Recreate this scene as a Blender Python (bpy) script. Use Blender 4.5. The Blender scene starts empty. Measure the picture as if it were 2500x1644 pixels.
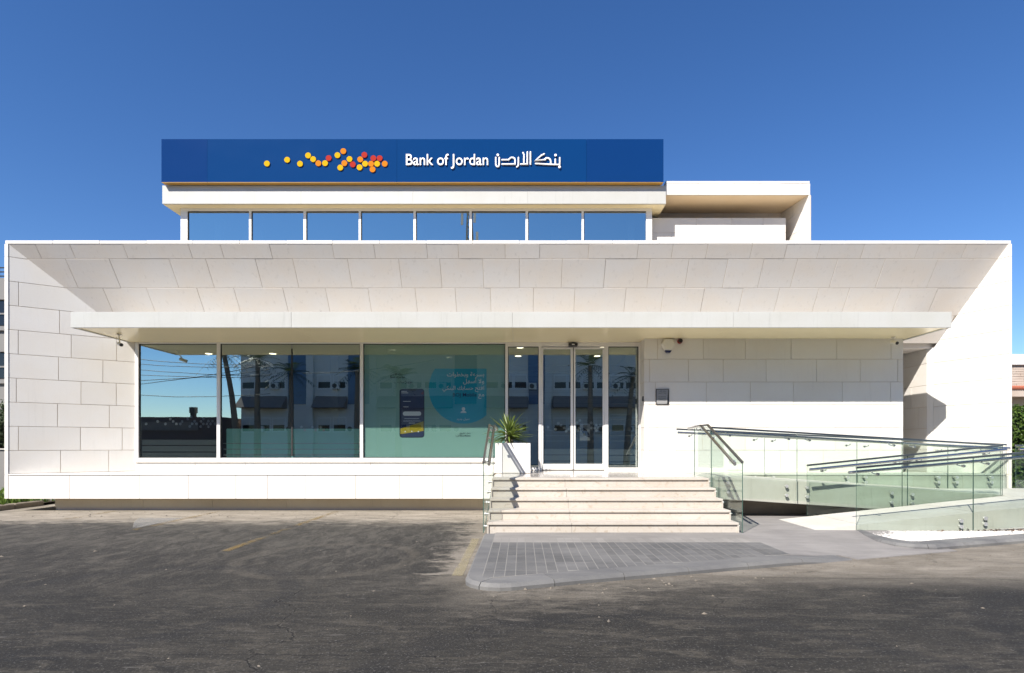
import bpy, bmesh, math, random
from mathutils import Vector, Matrix
random.seed(7)
S = bpy.context.scene
COL = S.collection

# ------------------------------------------------------------------ camera
F = 1400.0          # focal length in photo pixels (photo is 2500 px wide)
UX, VY = 1274.0, 1088.0   # vanishing point in the photo
HC = 1.33           # camera height over the pavement
cam_d = bpy.data.cameras.new("camera")
cam = bpy.data.objects.new("camera", cam_d)
COL.objects.link(cam)
cam.location = (0, 0, HC)
cam.rotation_euler = (math.radians(90), 0, 0)
cam_d.sensor_fit = 'HORIZONTAL'
cam_d.sensor_width = 36
cam_d.lens = 36 * F / 2500
cam_d.shift_x = (1250 - UX) / 2500
cam_d.shift_y = (VY - 822) / 2500
cam_d.clip_end = 3000
cam_d.clip_start = 0.05
S.camera = cam

# ------------------------------------------------------------------ light
SUN = Vector((0.65, 0.97, -1.08)).normalized()      # direction the light travels
to_sun = -SUN
elev = math.asin(to_sun.z)
world = bpy.data.worlds.new("World")
S.world = world
world.use_nodes = True
nt = world.node_tree
nt.nodes.clear()
sky = nt.nodes.new("ShaderNodeTexSky")
sky.sky_type = 'NISHITA'
sky.sun_disc = False
sky.sun_elevation = elev
sky.sun_rotation = math.atan2(to_sun.x, to_sun.y)
sky.air_density = 1.0
sky.dust_density = 0.0
sky.ozone_density = 5.0
sky.altitude = 300
bg = nt.nodes.new("ShaderNodeBackground")
bg.inputs[1].default_value = 0.084
wo = nt.nodes.new("ShaderNodeOutputWorld")
hsv = nt.nodes.new("ShaderNodeHueSaturation")
hsv.inputs["Saturation"].default_value = 1.18
hsv.inputs["Hue"].default_value = 0.508
nt.links.new(sky.outputs[0], hsv.inputs["Color"])
nt.links.new(hsv.outputs[0], bg.inputs[0])
nt.links.new(bg.outputs[0], wo.inputs[0])

sun_d = bpy.data.lights.new("sun", 'SUN')
sun_d.energy = 5.0
sun_d.angle = math.radians(0.5)
sun_d.color = (1.0, 0.935, 0.845)
sun = bpy.data.objects.new("sun", sun_d)
COL.objects.link(sun)
sun.rotation_euler = SUN.to_track_quat('-Z', 'Y').to_euler()
sun.location = (-20, -30, 40)

S.view_settings.view_transform = 'Standard'
S.view_settings.look = 'None'
S.view_settings.exposure = 0.85
S.view_settings.gamma = 1.0
S.view_settings.use_curve_mapping = False
try:
    S.cycles.use_denoising = True
    S.cycles.max_bounces = 10
    S.cycles.transparent_max_bounces = 24
    S.cycles.glossy_bounces = 5
    S.cycles.caustics_reflective = False
    S.cycles.sample_clamp_indirect = 6
except Exception:
    pass

# ------------------------------------------------------------------ helpers
def px(u, d): return (u - UX) * d / F
def pz(v, d): return HC + (VY - v) * d / F
def gd(v, z=0.0): return (HC - z) * F / (v - VY)
def P(u, v, d): return (px(u, d), d, pz(v, d))

class MB:
    def __init__(s): s.v, s.f, s.m = [], [], []
    def poly(s, pts, mi=0):
        n = len(s.v); s.v += [tuple(p) for p in pts]; s.f.append(tuple(range(n, n + len(pts)))); s.m.append(mi)
    def box(s, x0, x1, y0, y1, z0, z1, mi=0, faces=None):
        n = len(s.v)
        s.v += [(x0,y0,z0),(x1,y0,z0),(x1,y1,z0),(x0,y1,z0),(x0,y0,z1),(x1,y0,z1),(x1,y1,z1),(x0,y1,z1)]
        for k, q in enumerate(((0,3,2,1),(4,5,6,7),(0,1,5,4),(1,2,6,5),(2,3,7,6),(3,0,4,7))):
            s.f.append(tuple(n + i for i in q)); s.m.append(mi if faces is None else faces.get(k, mi))
        return s
    def prism(s, pts, off, mi=0, side=None):
        """pts: planar loop, off: vector of extrusion"""
        off = Vector(off); n = len(s.v); k = len(pts)
        pts = [Vector(p) for p in pts]
        nrm = sum(((pts[i]-pts[0]).cross(pts[(i+1) % k]-pts[0]) for i in range(1, k)), Vector())
        if nrm.dot(off) > 0: pts = pts[::-1]
        s.v += [tuple(p) for p in pts] + [tuple(p + off) for p in pts]
        s.f.append(tuple(range(n, n + k))); s.m.append(mi)
        s.f.append(tuple(range(n + 2*k - 1, n + k - 1, -1))); s.m.append(mi)
        for i in range(k):
            j = (i + 1) % k
            s.f.append((n + i, n + k + i, n + k + j, n + j)); s.m.append(mi if side is None else side)
        return s
    def tube(s, pts, r, seg=10, mi=0, caps=True, flat=1.0):
        pts = [Vector(p) for p in pts]
        if len(pts) < 2: return s
        rr = r if isinstance(r, (list, tuple)) else [r] * len(pts)
        n = len(s.v)
        prev = None
        for i, p in enumerate(pts):
            if i == 0: t = (pts[1] - p).normalized()
            elif i == len(pts) - 1: t = (p - pts[i-1]).normalized()
            else: t = ((p - pts[i-1]).normalized() + (pts[i+1] - p).normalized()).normalized()
            if prev is None:
                up = Vector((0, 0, 1)) if abs(t.z) < 0.9 else Vector((0, 1, 0))
                a = t.cross(up).normalized()
            else:
                a = (prev - t * prev.dot(t)).normalized()
            prev = a
            b = t.cross(a)
            sc = 1.0
            if 0 < i < len(pts) - 1:
                c = max(0.5, (pts[i]-pts[i-1]).normalized().dot(t)); sc = 1 / c
            for k in range(seg):
                an = 2 * math.pi * k / seg
                o = (a * math.cos(an) + b * math.sin(an)) * rr[i] * sc
                o.y *= flat
                s.v.append(tuple(p + o))
        for i in range(len(pts) - 1):
            for k in range(seg):
                j = (k + 1) % seg
                s.f.append((n + i*seg + k, n + i*seg + j, n + (i+1)*seg + j, n + (i+1)*seg + k)); s.m.append(mi)
        if caps:
            s.f.append(tuple(n + k for k in range(seg - 1, -1, -1))); s.m.append(mi)
            e = n + (len(pts) - 1) * seg
            s.f.append(tuple(e + k for k in range(seg))); s.m.append(mi)
        return s
    def disc(s, c, axis, r, h, seg=16, mi=0):
        c = Vector(c); a = Vector(axis).normalized()
        return s.tube([c, c + a * h], r, seg, mi)
    def ball(s, c, r, seg=8, rings=5, mi=0, sc=(1,1,1)):
        n = len(s.v)
        for i in range(rings + 1):
            th = math.pi * i / rings
            for k in range(seg):
                ph = 2 * math.pi * k / seg
                s.v.append((c[0] + r*sc[0]*math.sin(th)*math.cos(ph), c[1] + r*sc[1]*math.sin(th)*math.sin(ph), c[2] + r*sc[2]*math.cos(th)))
        for i in range(rings):
            for k in range(seg):
                j = (k + 1) % seg
                s.f.append((n+i*seg+k, n+(i+1)*seg+k, n+(i+1)*seg+j, n+i*seg+j)); s.m.append(mi)
        return s
    def mesh(s, name, mats):
        me = bpy.data.meshes.new(name)
        me.from_pydata(s.v, [], s.f)
        for m in mats: me.materials.append(m)
        if len(mats) > 1: me.polygons.foreach_set("material_index", s.m)
        me.validate(); me.update()
        return me

def link(name, data, parent=None, **props):
    o = bpy.data.objects.new(name, data)
    COL.objects.link(o)
    if parent is not None:
        o.parent = parent
        o.matrix_parent_inverse = parent.matrix_basis.inverted() if parent.parent is None else Matrix.Identity(4)
    for k, v in props.items(): o[k] = v
    return o
def obj(name, mb, mats, parent=None, smooth=False, bevel=0, **props):
    if not isinstance(mats, (list, tuple)): mats = [mats]
    me = mb.mesh(name, mats)
    if bevel:
        bm = bmesh.new(); bm.from_mesh(me)
        bmesh.ops.remove_doubles(bm, verts=bm.verts, dist=1e-5)
        ed = [e for e in bm.edges if len(e.link_faces) == 2 and e.calc_face_angle(0) > 0.6]
        bmesh.ops.bevel(bm, geom=ed, offset=bevel, segments=1, affect='EDGES', clamp_overlap=True)
        bm.to_mesh(me); bm.free()
    if smooth:
        me.polygons.foreach_set("use_smooth", [True] * len(me.polygons))
        try: me.set_sharp_from_angle(angle=math.radians(40))
        except Exception: pass
    return link(name, me, parent, **props)
def thing(name, label, cat, loc=(0,0,0), group=None, **props):
    o = bpy.data.objects.new(name, None)
    COL.objects.link(o)
    o.empty_display_size = 0.2
    o.location = loc
    o['label'] = label; o['category'] = cat
    if group: o['group'] = group
    for k, v in props.items(): o[k] = v
    o.matrix_basis = Matrix.Translation(Vector(loc))
    return o
def sub(name, mb, mats, parent, **kw):
    """child of a part (mesh coordinates are world coordinates)"""
    return obj(name, mb, mats, parent, **kw)

# ------------------------------------------------------------------ materials
def new_mat(name):
    m = bpy.data.materials.new(name); m.use_nodes = True
    n = m.node_tree.nodes; b = n["Principled BSDF"]
    return m, n, m.node_tree.links, b
def simple(name, col, rough=0.5, metal=0.0, var=0.06, scale=6.0, bump=0.0, bscale=80, emit=None, coat=0.0, spec=None):
    m, n, l, b = new_mat(name)
    geo = n.new("ShaderNodeNewGeometry")
    nz = n.new("ShaderNodeTexNoise"); nz.inputs["Scale"].default_value = scale; nz.inputs["Detail"].default_value = 5
    l.new(geo.outputs["Position"], nz.inputs["Vector"])
    mix = n.new("ShaderNodeMix"); mix.data_type = 'RGBA'
    mix.inputs[6].default_value = (*[c * (1 - var) for c in col], 1)
    mix.inputs[7].default_value = (*[min(1, c * (1 + var)) for c in col], 1)
    l.new(nz.outputs["Fac"], mix.inputs[0]); l.new(mix.outputs[2], b.inputs["Base Color"])
    b.inputs["Roughness"].default_value = rough; b.inputs["Metallic"].default_value = metal
    if coat: b.inputs["Coat Weight"].default_value = coat; b.inputs["Coat Roughness"].default_value = 0.05
    if spec is not None: b.inputs["Specular IOR Level"].default_value = spec
    if bump:
        n2 = n.new("ShaderNodeTexNoise"); n2.inputs["Scale"].default_value = bscale; n2.inputs["Detail"].default_value = 4
        l.new(geo.outputs["Position"], n2.inputs["Vector"])
        bp = n.new("ShaderNodeBump"); bp.inputs["Strength"].default_value = bump; bp.inputs["Distance"].default_value = 0.01
        l.new(n2.outputs["Fac"], bp.inputs["Height"]); l.new(bp.outputs[0], b.inputs["Normal"])
    if emit:
        b.inputs["Emission Color"].default_value = (*emit[:3], 1); b.inputs["Emission Strength"].default_value = emit[3]
    return m
def ramp(n, stops):
    r = n.new("ShaderNodeValToRGB")
    while len(r.color_ramp.elements) < len(stops): r.color_ramp.elements.new(0.5)
    for e, (p, c) in zip(r.color_ramp.elements, stops):
        e.position = p; e.color = c if len(c) == 4 else (*c, 1)
    return r
def mixc(n, l, fac, a, b, mode='MIX'):
    m = n.new("ShaderNodeMix"); m.data_type = 'RGBA'; m.blend_type = mode
    for i, v in ((0, fac), (6, a), (7, b)):
        if hasattr(v, "is_output"): l.new(v, m.inputs[i])
        elif i == 0: m.inputs[0].default_value = v
        else: m.inputs[i].default_value = (*v, 1) if len(v) == 3 else v
    return m.outputs[2]
def mth(n, l, op, a, b=None, c=None, clamp=False):
    m = n.new("ShaderNodeMath"); m.operation = op; m.use_clamp = clamp
    for i, v in enumerate((a, b, c)):
        if v is None: continue
        if hasattr(v, "is_output"): l.new(v, m.inputs[i])
        else: m.inputs[i].default_value = v
    return m.outputs[0]
def noise(n, l, vec, scale, detail=4, rough=0.55, stretch=None, dist=0.0):
    if stretch is not None:
        mp = n.new("ShaderNodeMapping"); mp.inputs["Scale"].default_value = stretch[:3]
        if len(stretch) > 3: mp.inputs["Rotation"].default_value = (0, 0, stretch[3])
        l.new(vec, mp.inputs["Vector"]); vec = mp.outputs[0]
    t = n.new("ShaderNodeTexNoise")
    t.inputs["Scale"].default_value = scale; t.inputs["Detail"].default_value = detail; t.inputs["Roughness"].default_value = rough
    t.inputs["Distortion"].default_value = dist
    l.new(vec, t.inputs["Vector"])
    return t.outputs["Fac"]
def smooth(n, l, v, a, b):
    m = n.new("ShaderNodeMapRange"); m.interpolation_type = 'SMOOTHSTEP'
    l.new(v, m.inputs[0]); m.inputs[1].default_value = a; m.inputs[2].default_value = b
    return m.outputs[0]

def stone(name, col, warm, rough=0.75, piece=0.07, stain=0.12, vein=0.0):
    """sawn limestone: each piece its own tone, soft clouding, thin run-off streaks, fine pores"""
    m, n, l, b = new_mat(name)
    geo = n.new("ShaderNodeNewGeometry"); pos = geo.outputs["Position"]
    oi = n.new("ShaderNodeObjectInfo")
    cloud = noise(n, l, pos, 1.3, 6, 0.6)
    c = mixc(n, l, smooth(n, l, cloud, 0.3, 0.72), col, warm)
    streak = noise(n, l, pos, 3.0, 5, 0.6, (5, 5, 0.35))
    c = mixc(n, l, mth(n, l, 'MULTIPLY', smooth(n, l, streak, 0.55, 0.8), stain), c, tuple(x * 0.55 for x in warm))
    fine = noise(n, l, pos, 45, 4, 0.65)
    c = mixc(n, l, mth(n, l, 'MULTIPLY', smooth(n, l, fine, 0.5, 0.75), 0.10), c, tuple(x * 0.6 for x in warm))
    if vein:
        vn = noise(n, l, pos, 7, 8, 0.7, None, 1.6)
        c = mixc(n, l, mth(n, l, 'MULTIPLY', smooth(n, l, vn, 0.52, 0.68), vein), c, tuple(x * y for x, y in zip(warm, (0.72, 0.62, 0.52))))
    hs = n.new("ShaderNodeHueSaturation")
    l.new(c, hs.inputs["Color"])
    l.new(mth(n, l, 'MULTIPLY_ADD', oi.outputs["Random"], piece, 1 - piece * 0.5), hs.inputs["Value"])
    l.new(hs.outputs[0], b.inputs["Base Color"])
    b.inputs["Roughness"].default_value = rough
    bp = n.new("ShaderNodeBump"); bp.inputs["Strength"].default_value = 0.25; bp.inputs["Distance"].default_value = 0.004
    l.new(fine, bp.inputs["Height"]); l.new(bp.outputs[0], b.inputs["Normal"])
    return m

M = {}
M['stone'] = stone("limestone", (0.69, 0.675, 0.65), (0.68, 0.65, 0.605), piece=0.09)
M['stone_warm'] = stone("limestone_warm", (0.74, 0.70, 0.665), (0.75, 0.68, 0.61), piece=0.055, stain=0.30)
M['joint'] = simple("mortar_joint", (0.58, 0.50, 0.41), 0.9)
M['step'] = stone("beige_marble", (0.50, 0.465, 0.42), (0.46, 0.415, 0.36), rough=0.4, piece=0.10, stain=0.12, vein=0.6)
M['landing'] = stone("polished_cream_marble", (0.50, 0.46, 0.415), (0.46, 0.41, 0.36), rough=0.12, piece=0.06, stain=0.0, vein=0.2)
M['concrete'] = stone("pale_concrete", (0.56, 0.55, 0.51), (0.48, 0.46, 0.41), rough=0.85, piece=0.04, stain=0.35)
M['base'] = stone("base_render", (0.60, 0.53, 0.41), (0.55, 0.47, 0.35), rough=0.85, piece=0.03, stain=0.25)
M['under'] = stone("brown_concrete", (0.50, 0.44, 0.37), (0.40, 0.34, 0.28), rough=0.9, stain=0.4)  # brown concrete of the wall under the ramp
M['white_metal'] = stone("white_coated_metal", (0.475, 0.48, 0.46), (0.45, 0.45, 0.42), rough=0.35, piece=0.03, stain=0.28)
M['soffit'] = simple("warm_bounce_soffit", (0.90, 0.80, 0.53), 0.22, var=0.03, scale=2)  # white metal; warm bounced light is put into its colour
M['frame'] = simple("white_window_frame", (0.76, 0.755, 0.74), 0.35, var=0.02)
M['rubber'] = simple("black_rubber", (0.015, 0.015, 0.016), 0.6)
M['steel'] = simple("brushed_steel", (0.55, 0.545, 0.54), 0.26, 1.0, var=0.05)
M['fixing'] = simple('satin_steel_fixing', (0.80, 0.79, 0.77), 0.45, 0.9, var=0.05)
M['dark_steel'] = simple("dark_steel_cap", (0.30, 0.30, 0.31), 0.3, 1.0, var=0.05)
M['plastic_white'] = simple("white_plastic", (0.72, 0.70, 0.64), 0.4)
M['plastic_black'] = simple("black_plastic", (0.02, 0.02, 0.022), 0.3)
M['red'] = simple("red_plastic", (0.28, 0.03, 0.02), 0.4)
M['navy'] = simple("navy_plastic", (0.02, 0.025, 0.10), 0.3)
M['roof'] = simple("white_roof_membrane", (0.58, 0.50, 0.38), 0.9, var=0.12, scale=1.5)
M['room_wall'] = simple("interior_wall", (0.28, 0.29, 0.28), 0.8)
M['room_floor'] = simple("interior_floor", (0.14, 0.14, 0.135), 0.3)
M['room_dark'] = simple("dark_interior_partition", (0.05, 0.05, 0.06), 0.6)
M['white_paint'] = simple("white_letters", (0.80, 0.80, 0.80), 0.4, var=0.01)
M['yellow'] = simple("yellow_disc", (0.52, 0.32, 0.002), 0.7, var=0.02, spec=0.1)
M['orange'] = simple("orange_disc", (0.52, 0.165, 0.006), 0.7, var=0.02, spec=0.1)
M['disc_red'] = simple("red_disc", (0.34, 0.022, 0.014), 0.7, var=0.02, spec=0.1)
M['gold'] = simple("yellow_edge", (0.40, 0.23, 0.05), 0.5, var=0.05)
M['lamp'] = simple("downlight_lens", (0.9, 0.85, 0.7), 0.4, emit=(1.0, 0.88, 0.62, 3.0))
M['soil'] = simple("soil", (0.06, 0.045, 0.03), 0.95, var=0.3, scale=30, bump=0.8)

def sign_blue():
    m, n, l, b = new_mat("blue_sign_face")
    geo = n.new("ShaderNodeNewGeometry"); oi = n.new("ShaderNodeObjectInfo")
    c = mixc(n, l, oi.outputs["Random"], (0.002, 0.040, 0.142), (0.004, 0.028, 0.125))
    l.new(c, b.inputs["Base Color"])
    b.inputs["Roughness"].default_value = 0.13; b.inputs["Specular IOR Level"].default_value = 0.28
    w = noise(n, l, geo.outputs["Position"], 0.55, 2, 0.5)
    bp = n.new("ShaderNodeBump"); bp.inputs["Strength"].default_value = 0.6; bp.inputs["Distance"].default_value = 0.05
    l.new(w, bp.inputs["Height"]); l.new(bp.outputs[0], b.inputs["Normal"])
    return m
M['sign'] = sign_blue()

def glass(name, tint, refl, fres=1.0, rough=0.0, wav=0.0, coat=(0.92, 0.97, 0.97)):
    """thin pane: tinted see-through sheet with a mirror coat"""
    m, n, l, b = new_mat(name)
    n.remove(b)
    out = n["Material Output"]
    tr = n.new("ShaderNodeBsdfTransparent"); tr.inputs[0].default_value = (*tint, 1)
    gl = n.new("ShaderNodeBsdfGlossy"); gl.inputs["Roughness"].default_value = rough
    gl.inputs[0].default_value = (*coat, 1)
    lw = n.new("ShaderNodeLayerWeight"); lw.inputs[0].default_value = 0.35
    f = mth(n, l, 'MULTIPLY_ADD', lw.outputs["Fresnel"], fres, refl, clamp=True)
    mx = n.new("ShaderNodeMixShader")
    l.new(f, mx.inputs[0]); l.new(tr.outputs[0], mx.inputs[1]); l.new(gl.outputs[0], mx.inputs[2])
    l.new(mx.outputs[0], out.inputs[0])
    if wav:
        geo = n.new("ShaderNodeNewGeometry")
        w = noise(n, l, geo.outputs["Position"], 0.9, 1, 0.4)
        bp = n.new("ShaderNodeBump"); bp.inputs["Strength"].default_value = wav; bp.inputs["Distance"].default_value = 0.02
        l.new(w, bp.inputs["Height"]); l.new(bp.outputs[0], gl.inputs["Normal"])
    return m
M['pane'] = glass("window_glass", (0.88, 0.94, 0.92), 0.43, 0.5, wav=0.05, coat=(0.86, 0.99, 0.97))
M['clear_pane'] = glass("poster_window_glass", (0.90, 0.95, 0.93), 0.13, 0.5, wav=0.05)
M['upper_pane'] = glass("upper_window_glass", (0.50, 0.63, 0.66), 0.58, 0.5, wav=0.05, coat=(0.97, 1.0, 0.90))
M['rail_glass'] = glass("green_balustrade_glass", (0.952, 0.980, 0.960), 0.015, 0.22)
M['glass_edge'] = simple("green_glass_edge", (0.05, 0.10, 0.085), 0.15)

def film(name, col, alpha, rough=0.4):
    m, n, l, b = new_mat(name)
    b.inputs["Base Color"].default_value = (*col, 1); b.inputs["Roughness"].default_value = rough
    b.inputs["Alpha"].default_value = alpha
    return m
M['film_teal'] = film("teal_window_film", (0.36, 0.86, 0.78), 0.95)
M['film_poster'] = film("green_poster_film", (0.29, 0.52, 0.45), 0.97)
M['film_blue'] = film("blue_poster_print", (0.003, 0.42, 0.58), 1)
M['print_white'] = film("white_poster_print", (0.85, 0.88, 0.86), 1)
M['print_dark'] = film("dark_poster_print", (0.015, 0.03, 0.04), 1)
M['print_navy'] = film("navy_poster_print", (0.01, 0.015, 0.06), 1)
M['print_screen'] = film("phone_screen_print", (0.035, 0.05, 0.115), 1)
M['print_yellow'] = film("yellow_poster_print", (0.46, 0.36, 0.03), 1)
M['print_red'] = film("red_poster_print", (0.20, 0.03, 0.03), 1)
M['frost'] = film("frosted_film", (0.62, 0.72, 0.70), 0.55)
M['frost_dot'] = film("frosted_dot", (0.85, 0.88, 0.88), 0.8)
M['stripe'] = film("thin_frost_stripe", (0.6, 0.63, 0.66), 0.36)

def asphalt():
    m, n, l, b = new_mat("worn_asphalt")
    geo = n.new("ShaderNodeNewGeometry"); pos = geo.outputs["Position"]
    sx = n.new("ShaderNodeSeparateXYZ"); l.new(pos, sx.inputs[0]); X, Y = sx.outputs[0], sx.outputs[1]
    n1 = noise(n, l, pos, 0.55, 6, 0.62, (0.7, 1.25, 1, 0.25))
    n2 = noise(n, l, pos, 2.6, 8, 0.7, (0.55, 1.6, 1, 0.2), 0.6)
    n3 = noise(n, l, pos, 55, 5, 0.7)
    sel = smooth(n, l, mth(n, l, 'SUBTRACT', Y, mth(n, l, 'MULTIPLY', X, 0.25)), 5.6, 7.6)      # bays: wheels run in and out; road: along the kerb
    def two(sc_, det, rg, st, rot, ds):
        a = noise(n, l, pos, sc_, det, rg, (st[0], st[1], 1, rot), ds); b_ = noise(n, l, pos, sc_, det, rg, (st[1], st[0], 1, -0.12), ds)
        return mth(n, l, 'ADD', a, mth(n, l, 'MULTIPLY', sel, mth(n, l, 'SUBTRACT', b_, a)))
    n4 = two(7.0, 9, 0.75, (0.30, 1.7), 0.30, 0.4)
    # light falloff put into the colour: paler along building foot and kerb
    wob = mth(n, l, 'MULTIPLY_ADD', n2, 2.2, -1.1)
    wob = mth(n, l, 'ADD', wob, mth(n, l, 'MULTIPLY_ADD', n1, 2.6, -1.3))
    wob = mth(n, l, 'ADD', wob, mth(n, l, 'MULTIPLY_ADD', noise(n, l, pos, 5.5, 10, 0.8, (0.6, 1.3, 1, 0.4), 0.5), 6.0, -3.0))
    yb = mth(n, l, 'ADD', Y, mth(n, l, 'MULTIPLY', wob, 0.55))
    lit_foot = smooth(n, l, yb, 9.9, 11.1)
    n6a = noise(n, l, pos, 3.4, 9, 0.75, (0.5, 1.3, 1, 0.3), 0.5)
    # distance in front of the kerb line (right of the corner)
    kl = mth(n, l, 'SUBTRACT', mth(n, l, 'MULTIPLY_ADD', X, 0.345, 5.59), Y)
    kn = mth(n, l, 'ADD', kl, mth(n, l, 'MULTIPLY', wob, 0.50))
    lit_kerb = mth(n, l, 'SUBTRACT', 1.0, smooth(n, l, kn, -0.1, 1.0))
    lit_kerb = mth(n, l, 'MULTIPLY', mth(n, l, 'MULTIPLY', lit_kerb, smooth(n, l, X, -0.9, -0.2)), mth(n, l, 'MULTIPLY_ADD', n6a, 0.9, 0.05))
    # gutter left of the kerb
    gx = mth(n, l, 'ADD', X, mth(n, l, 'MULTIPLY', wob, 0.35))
    gutter_tone = mth(n, l, 'MULTIPLY', smooth(n, l, gx, -1.15, -0.78), smooth(n, l, Y, 5.4, 6.6))
    gutter_tone = mth(n, l, 'MULTIPLY', gutter_tone, mth(n, l, 'MULTIPLY_ADD', n6a, 0.9, 0.25))
    lit_gutter = mth(n, l, 'MAXIMUM', lit_foot, mth(n, l, 'MAXIMUM', lit_kerb, gutter_tone))
    n5 = noise(n, l, pos, 16, 8, 0.72, (0.6, 1.35, 1, 0.3), 0.3)
    n6 = two(4.2, 10, 0.78, (0.5, 1.3), 0.3, 0.6)
    dark = mixc(n, l, smooth(n, l, n1, 0.35, 0.66), (0.020, 0.019, 0.0175), (0.038, 0.035, 0.030))
    dark = mixc(n, l, mth(n, l, 'MULTIPLY', smooth(n, l, n6, 0.47, 0.63), 0.85), dark, (0.068, 0.061, 0.050))
    dark = mixc(n, l, mth(n, l, 'MULTIPLY', smooth(n, l, n2, 0.56, 0.72), 0.4), dark, (0.066, 0.058, 0.045))
    dark = mixc(n, l, mth(n, l, 'MULTIPLY', smooth(n, l, n5, 0.50, 0.62), 0.55), dark, (0.013, 0.013, 0.014))
    dark = mixc(n, l, mth(n, l, 'MULTIPLY', smooth(n, l, n4, 0.52, 0.64), 0.6), dark, (0.010, 0.010, 0.010))
    sc = two(9, 6, 0.6, (0.26, 2.4), 0.2, 0.0)
    dark = mixc(n, l, mth(n, l, 'MULTIPLY', smooth(n, l, sc, 0.65, 0.72), 0.45), dark, (0.17, 0.16, 0.145))
    spk = noise(n, l, pos, 26, 3, 0.5)
    dark = mixc(n, l, mth(n, l, 'MULTIPLY', smooth(n, l, spk, 0.72, 0.76), 0.6), dark, (0.20, 0.19, 0.17))
    # curved tyre marks
    for (cx, cy, r, w, k) in ((-2.4, 7.1, 1.05, 0.13, 0.5), (-3.6, 5.2, 1.4, 0.16, 0.7), (0.9, 2.6, 2.1, 0.2, 0.6), (-2.35, 7.25, 0.62, 0.10, 0.45), (6.0, 3.2, 2.6, .2, .6), (-9, 3.2, 4.2, .25, .6)):
        vd = n.new("ShaderNodeVectorMath"); vd.operation = 'DISTANCE'
        vs = n.new("ShaderNodeMapping"); vs.inputs["Location"].default_value = (0, 0, 0)
        l.new(pos, vd.inputs[0]); vd.inputs[1].default_value = (cx, cy, -0.1)
        d = mth(n, l, 'ABSOLUTE', mth(n, l, 'SUBTRACT', mth(n, l, 'ADD', vd.outputs["Value"], mth(n, l, 'MULTIPLY', wob, 0.06)), r))
        mk = mth(n, l, 'SUBTRACT', 1.0, smooth(n, l, d, w * 0.3, w))
        mk = mth(n, l, 'MULTIPLY', mk, smooth(n, l, n4, 0.34, 0.58))
        dark = mixc(n, l, mth(n, l, 'MULTIPLY', mk, k * 0.95), dark, (0.10, 0.088, 0.07) if cx == -2.4 else (0.017, 0.017, 0.018))
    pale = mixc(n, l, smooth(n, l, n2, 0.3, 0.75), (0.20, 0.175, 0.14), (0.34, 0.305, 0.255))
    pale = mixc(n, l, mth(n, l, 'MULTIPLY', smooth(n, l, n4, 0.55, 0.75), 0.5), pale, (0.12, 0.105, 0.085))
    lit_mid = smooth(n, l, mth(n, l, 'ADD', Y, mth(n, l, 'MULTIPLY_ADD', n1, 6.0, -3.0)), 4.6, 9.5)  # wide part of the light falloff, painted as a paler asphalt tone
    lit_mid = mth(n, l, 'MULTIPLY', lit_mid, mth(n, l, 'MULTIPLY_ADD', smooth(n, l, n6, 0.36, 0.64), 0.62, 0.06))
    dark = mixc(n, l, lit_mid, dark, (0.098, 0.091, 0.079))
    c = mixc(n, l, lit_gutter, dark, pale)
    # cracks: sparse, wandering
    v = n.new("ShaderNodeTexVoronoi"); v.feature = 'DISTANCE_TO_EDGE'; v.inputs["Scale"].default_value = 0.42
    mpv = n.new("ShaderNodeVectorMath"); mpv.operation = 'ADD'
    nzc = n.new("ShaderNodeTexNoise"); nzc.inputs["Scale"].default_value = 2.2; nzc.inputs["Detail"].default_value = 6
    l.new(pos, nzc.inputs["Vector"])
    ms = n.new("ShaderNodeVectorMath"); ms.operation = 'SCALE'; ms.inputs[3].default_value = 0.55
    l.new(nzc.outputs["Color"], ms.inputs[0]); l.new(pos, mpv.inputs[0]); l.new(ms.outputs[0], mpv.inputs[1])
    l.new(mpv.outputs[0], v.inputs["Vector"])
    crack = mth(n, l, 'SUBTRACT', 1.0, smooth(n, l, v.outputs["Distance"], 0.001, 0.006))
    crack = mth(n, l, 'MULTIPLY', crack, smooth(n, l, n1, 0.45, 0.6))
    c = mixc(n, l, mth(n, l, 'MULTIPLY', crack, 0.35), c, (0.012, 0.011, 0.010))
    wv = noise(n, l, pos, 2.5, 5, 0.7)
    for cy, kx in ((4.92, 0.01), (4.31, -0.015), (3.80, 0.02), (6.15, .03)):
        d = mth(n, l, 'ABSOLUTE', mth(n, l, 'ADD', mth(n, l, 'MULTIPLY_ADD', X, kx, -cy), mth(n, l, 'MULTIPLY_ADD', wv, 0.09, mth(n, l, 'SUBTRACT', Y, 0.045))))
        ln = mth(n, l, 'MULTIPLY', mth(n, l, 'SUBTRACT', 1.0, smooth(n, l, d, 0.004, 0.012)), smooth(n, l, noise(n, l, pos, 0.6 + kx * 6, 3, 0.5), 0.46, 0.54))
        c = mixc(n, l, mth(n, l, 'MULTIPLY', ln, 0.6), c, (0.010, 0.010, 0.010))
    # aggregate
    c = mixc(n, l, mth(n, l, 'MULTIPLY', smooth(n, l, n3, 0.55, 0.68), 0.55), c, (0.17, 0.165, 0.155))
    c = mixc(n, l, mth(n, l, 'MULTIPLY', mth(n, l, 'SUBTRACT', 1.0, smooth(n, l, n3, 0.32, 0.45)), 0.65), c, (0.012, 0.012, 0.012))
    l.new(c, b.inputs["Base Color"])
    b.inputs["Roughness"].default_value = 0.85
    b.inputs["Specular IOR Level"].default_value = 0.25
    h = mth(n, l, 'SUBTRACT', mth(n, l, 'ADD', n3, mth(n, l, 'MULTIPLY', n2, 0.8)), mth(n, l, 'MULTIPLY', crack, 1.5))
    bp = n.new("ShaderNodeBump"); bp.inputs["Strength"].default_value = 0.55; bp.inputs["Distance"].default_value = 0.012
    l.new(h, bp.inputs["Height"]); l.new(bp.outputs[0], b.inputs["Normal"])
    return m
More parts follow.
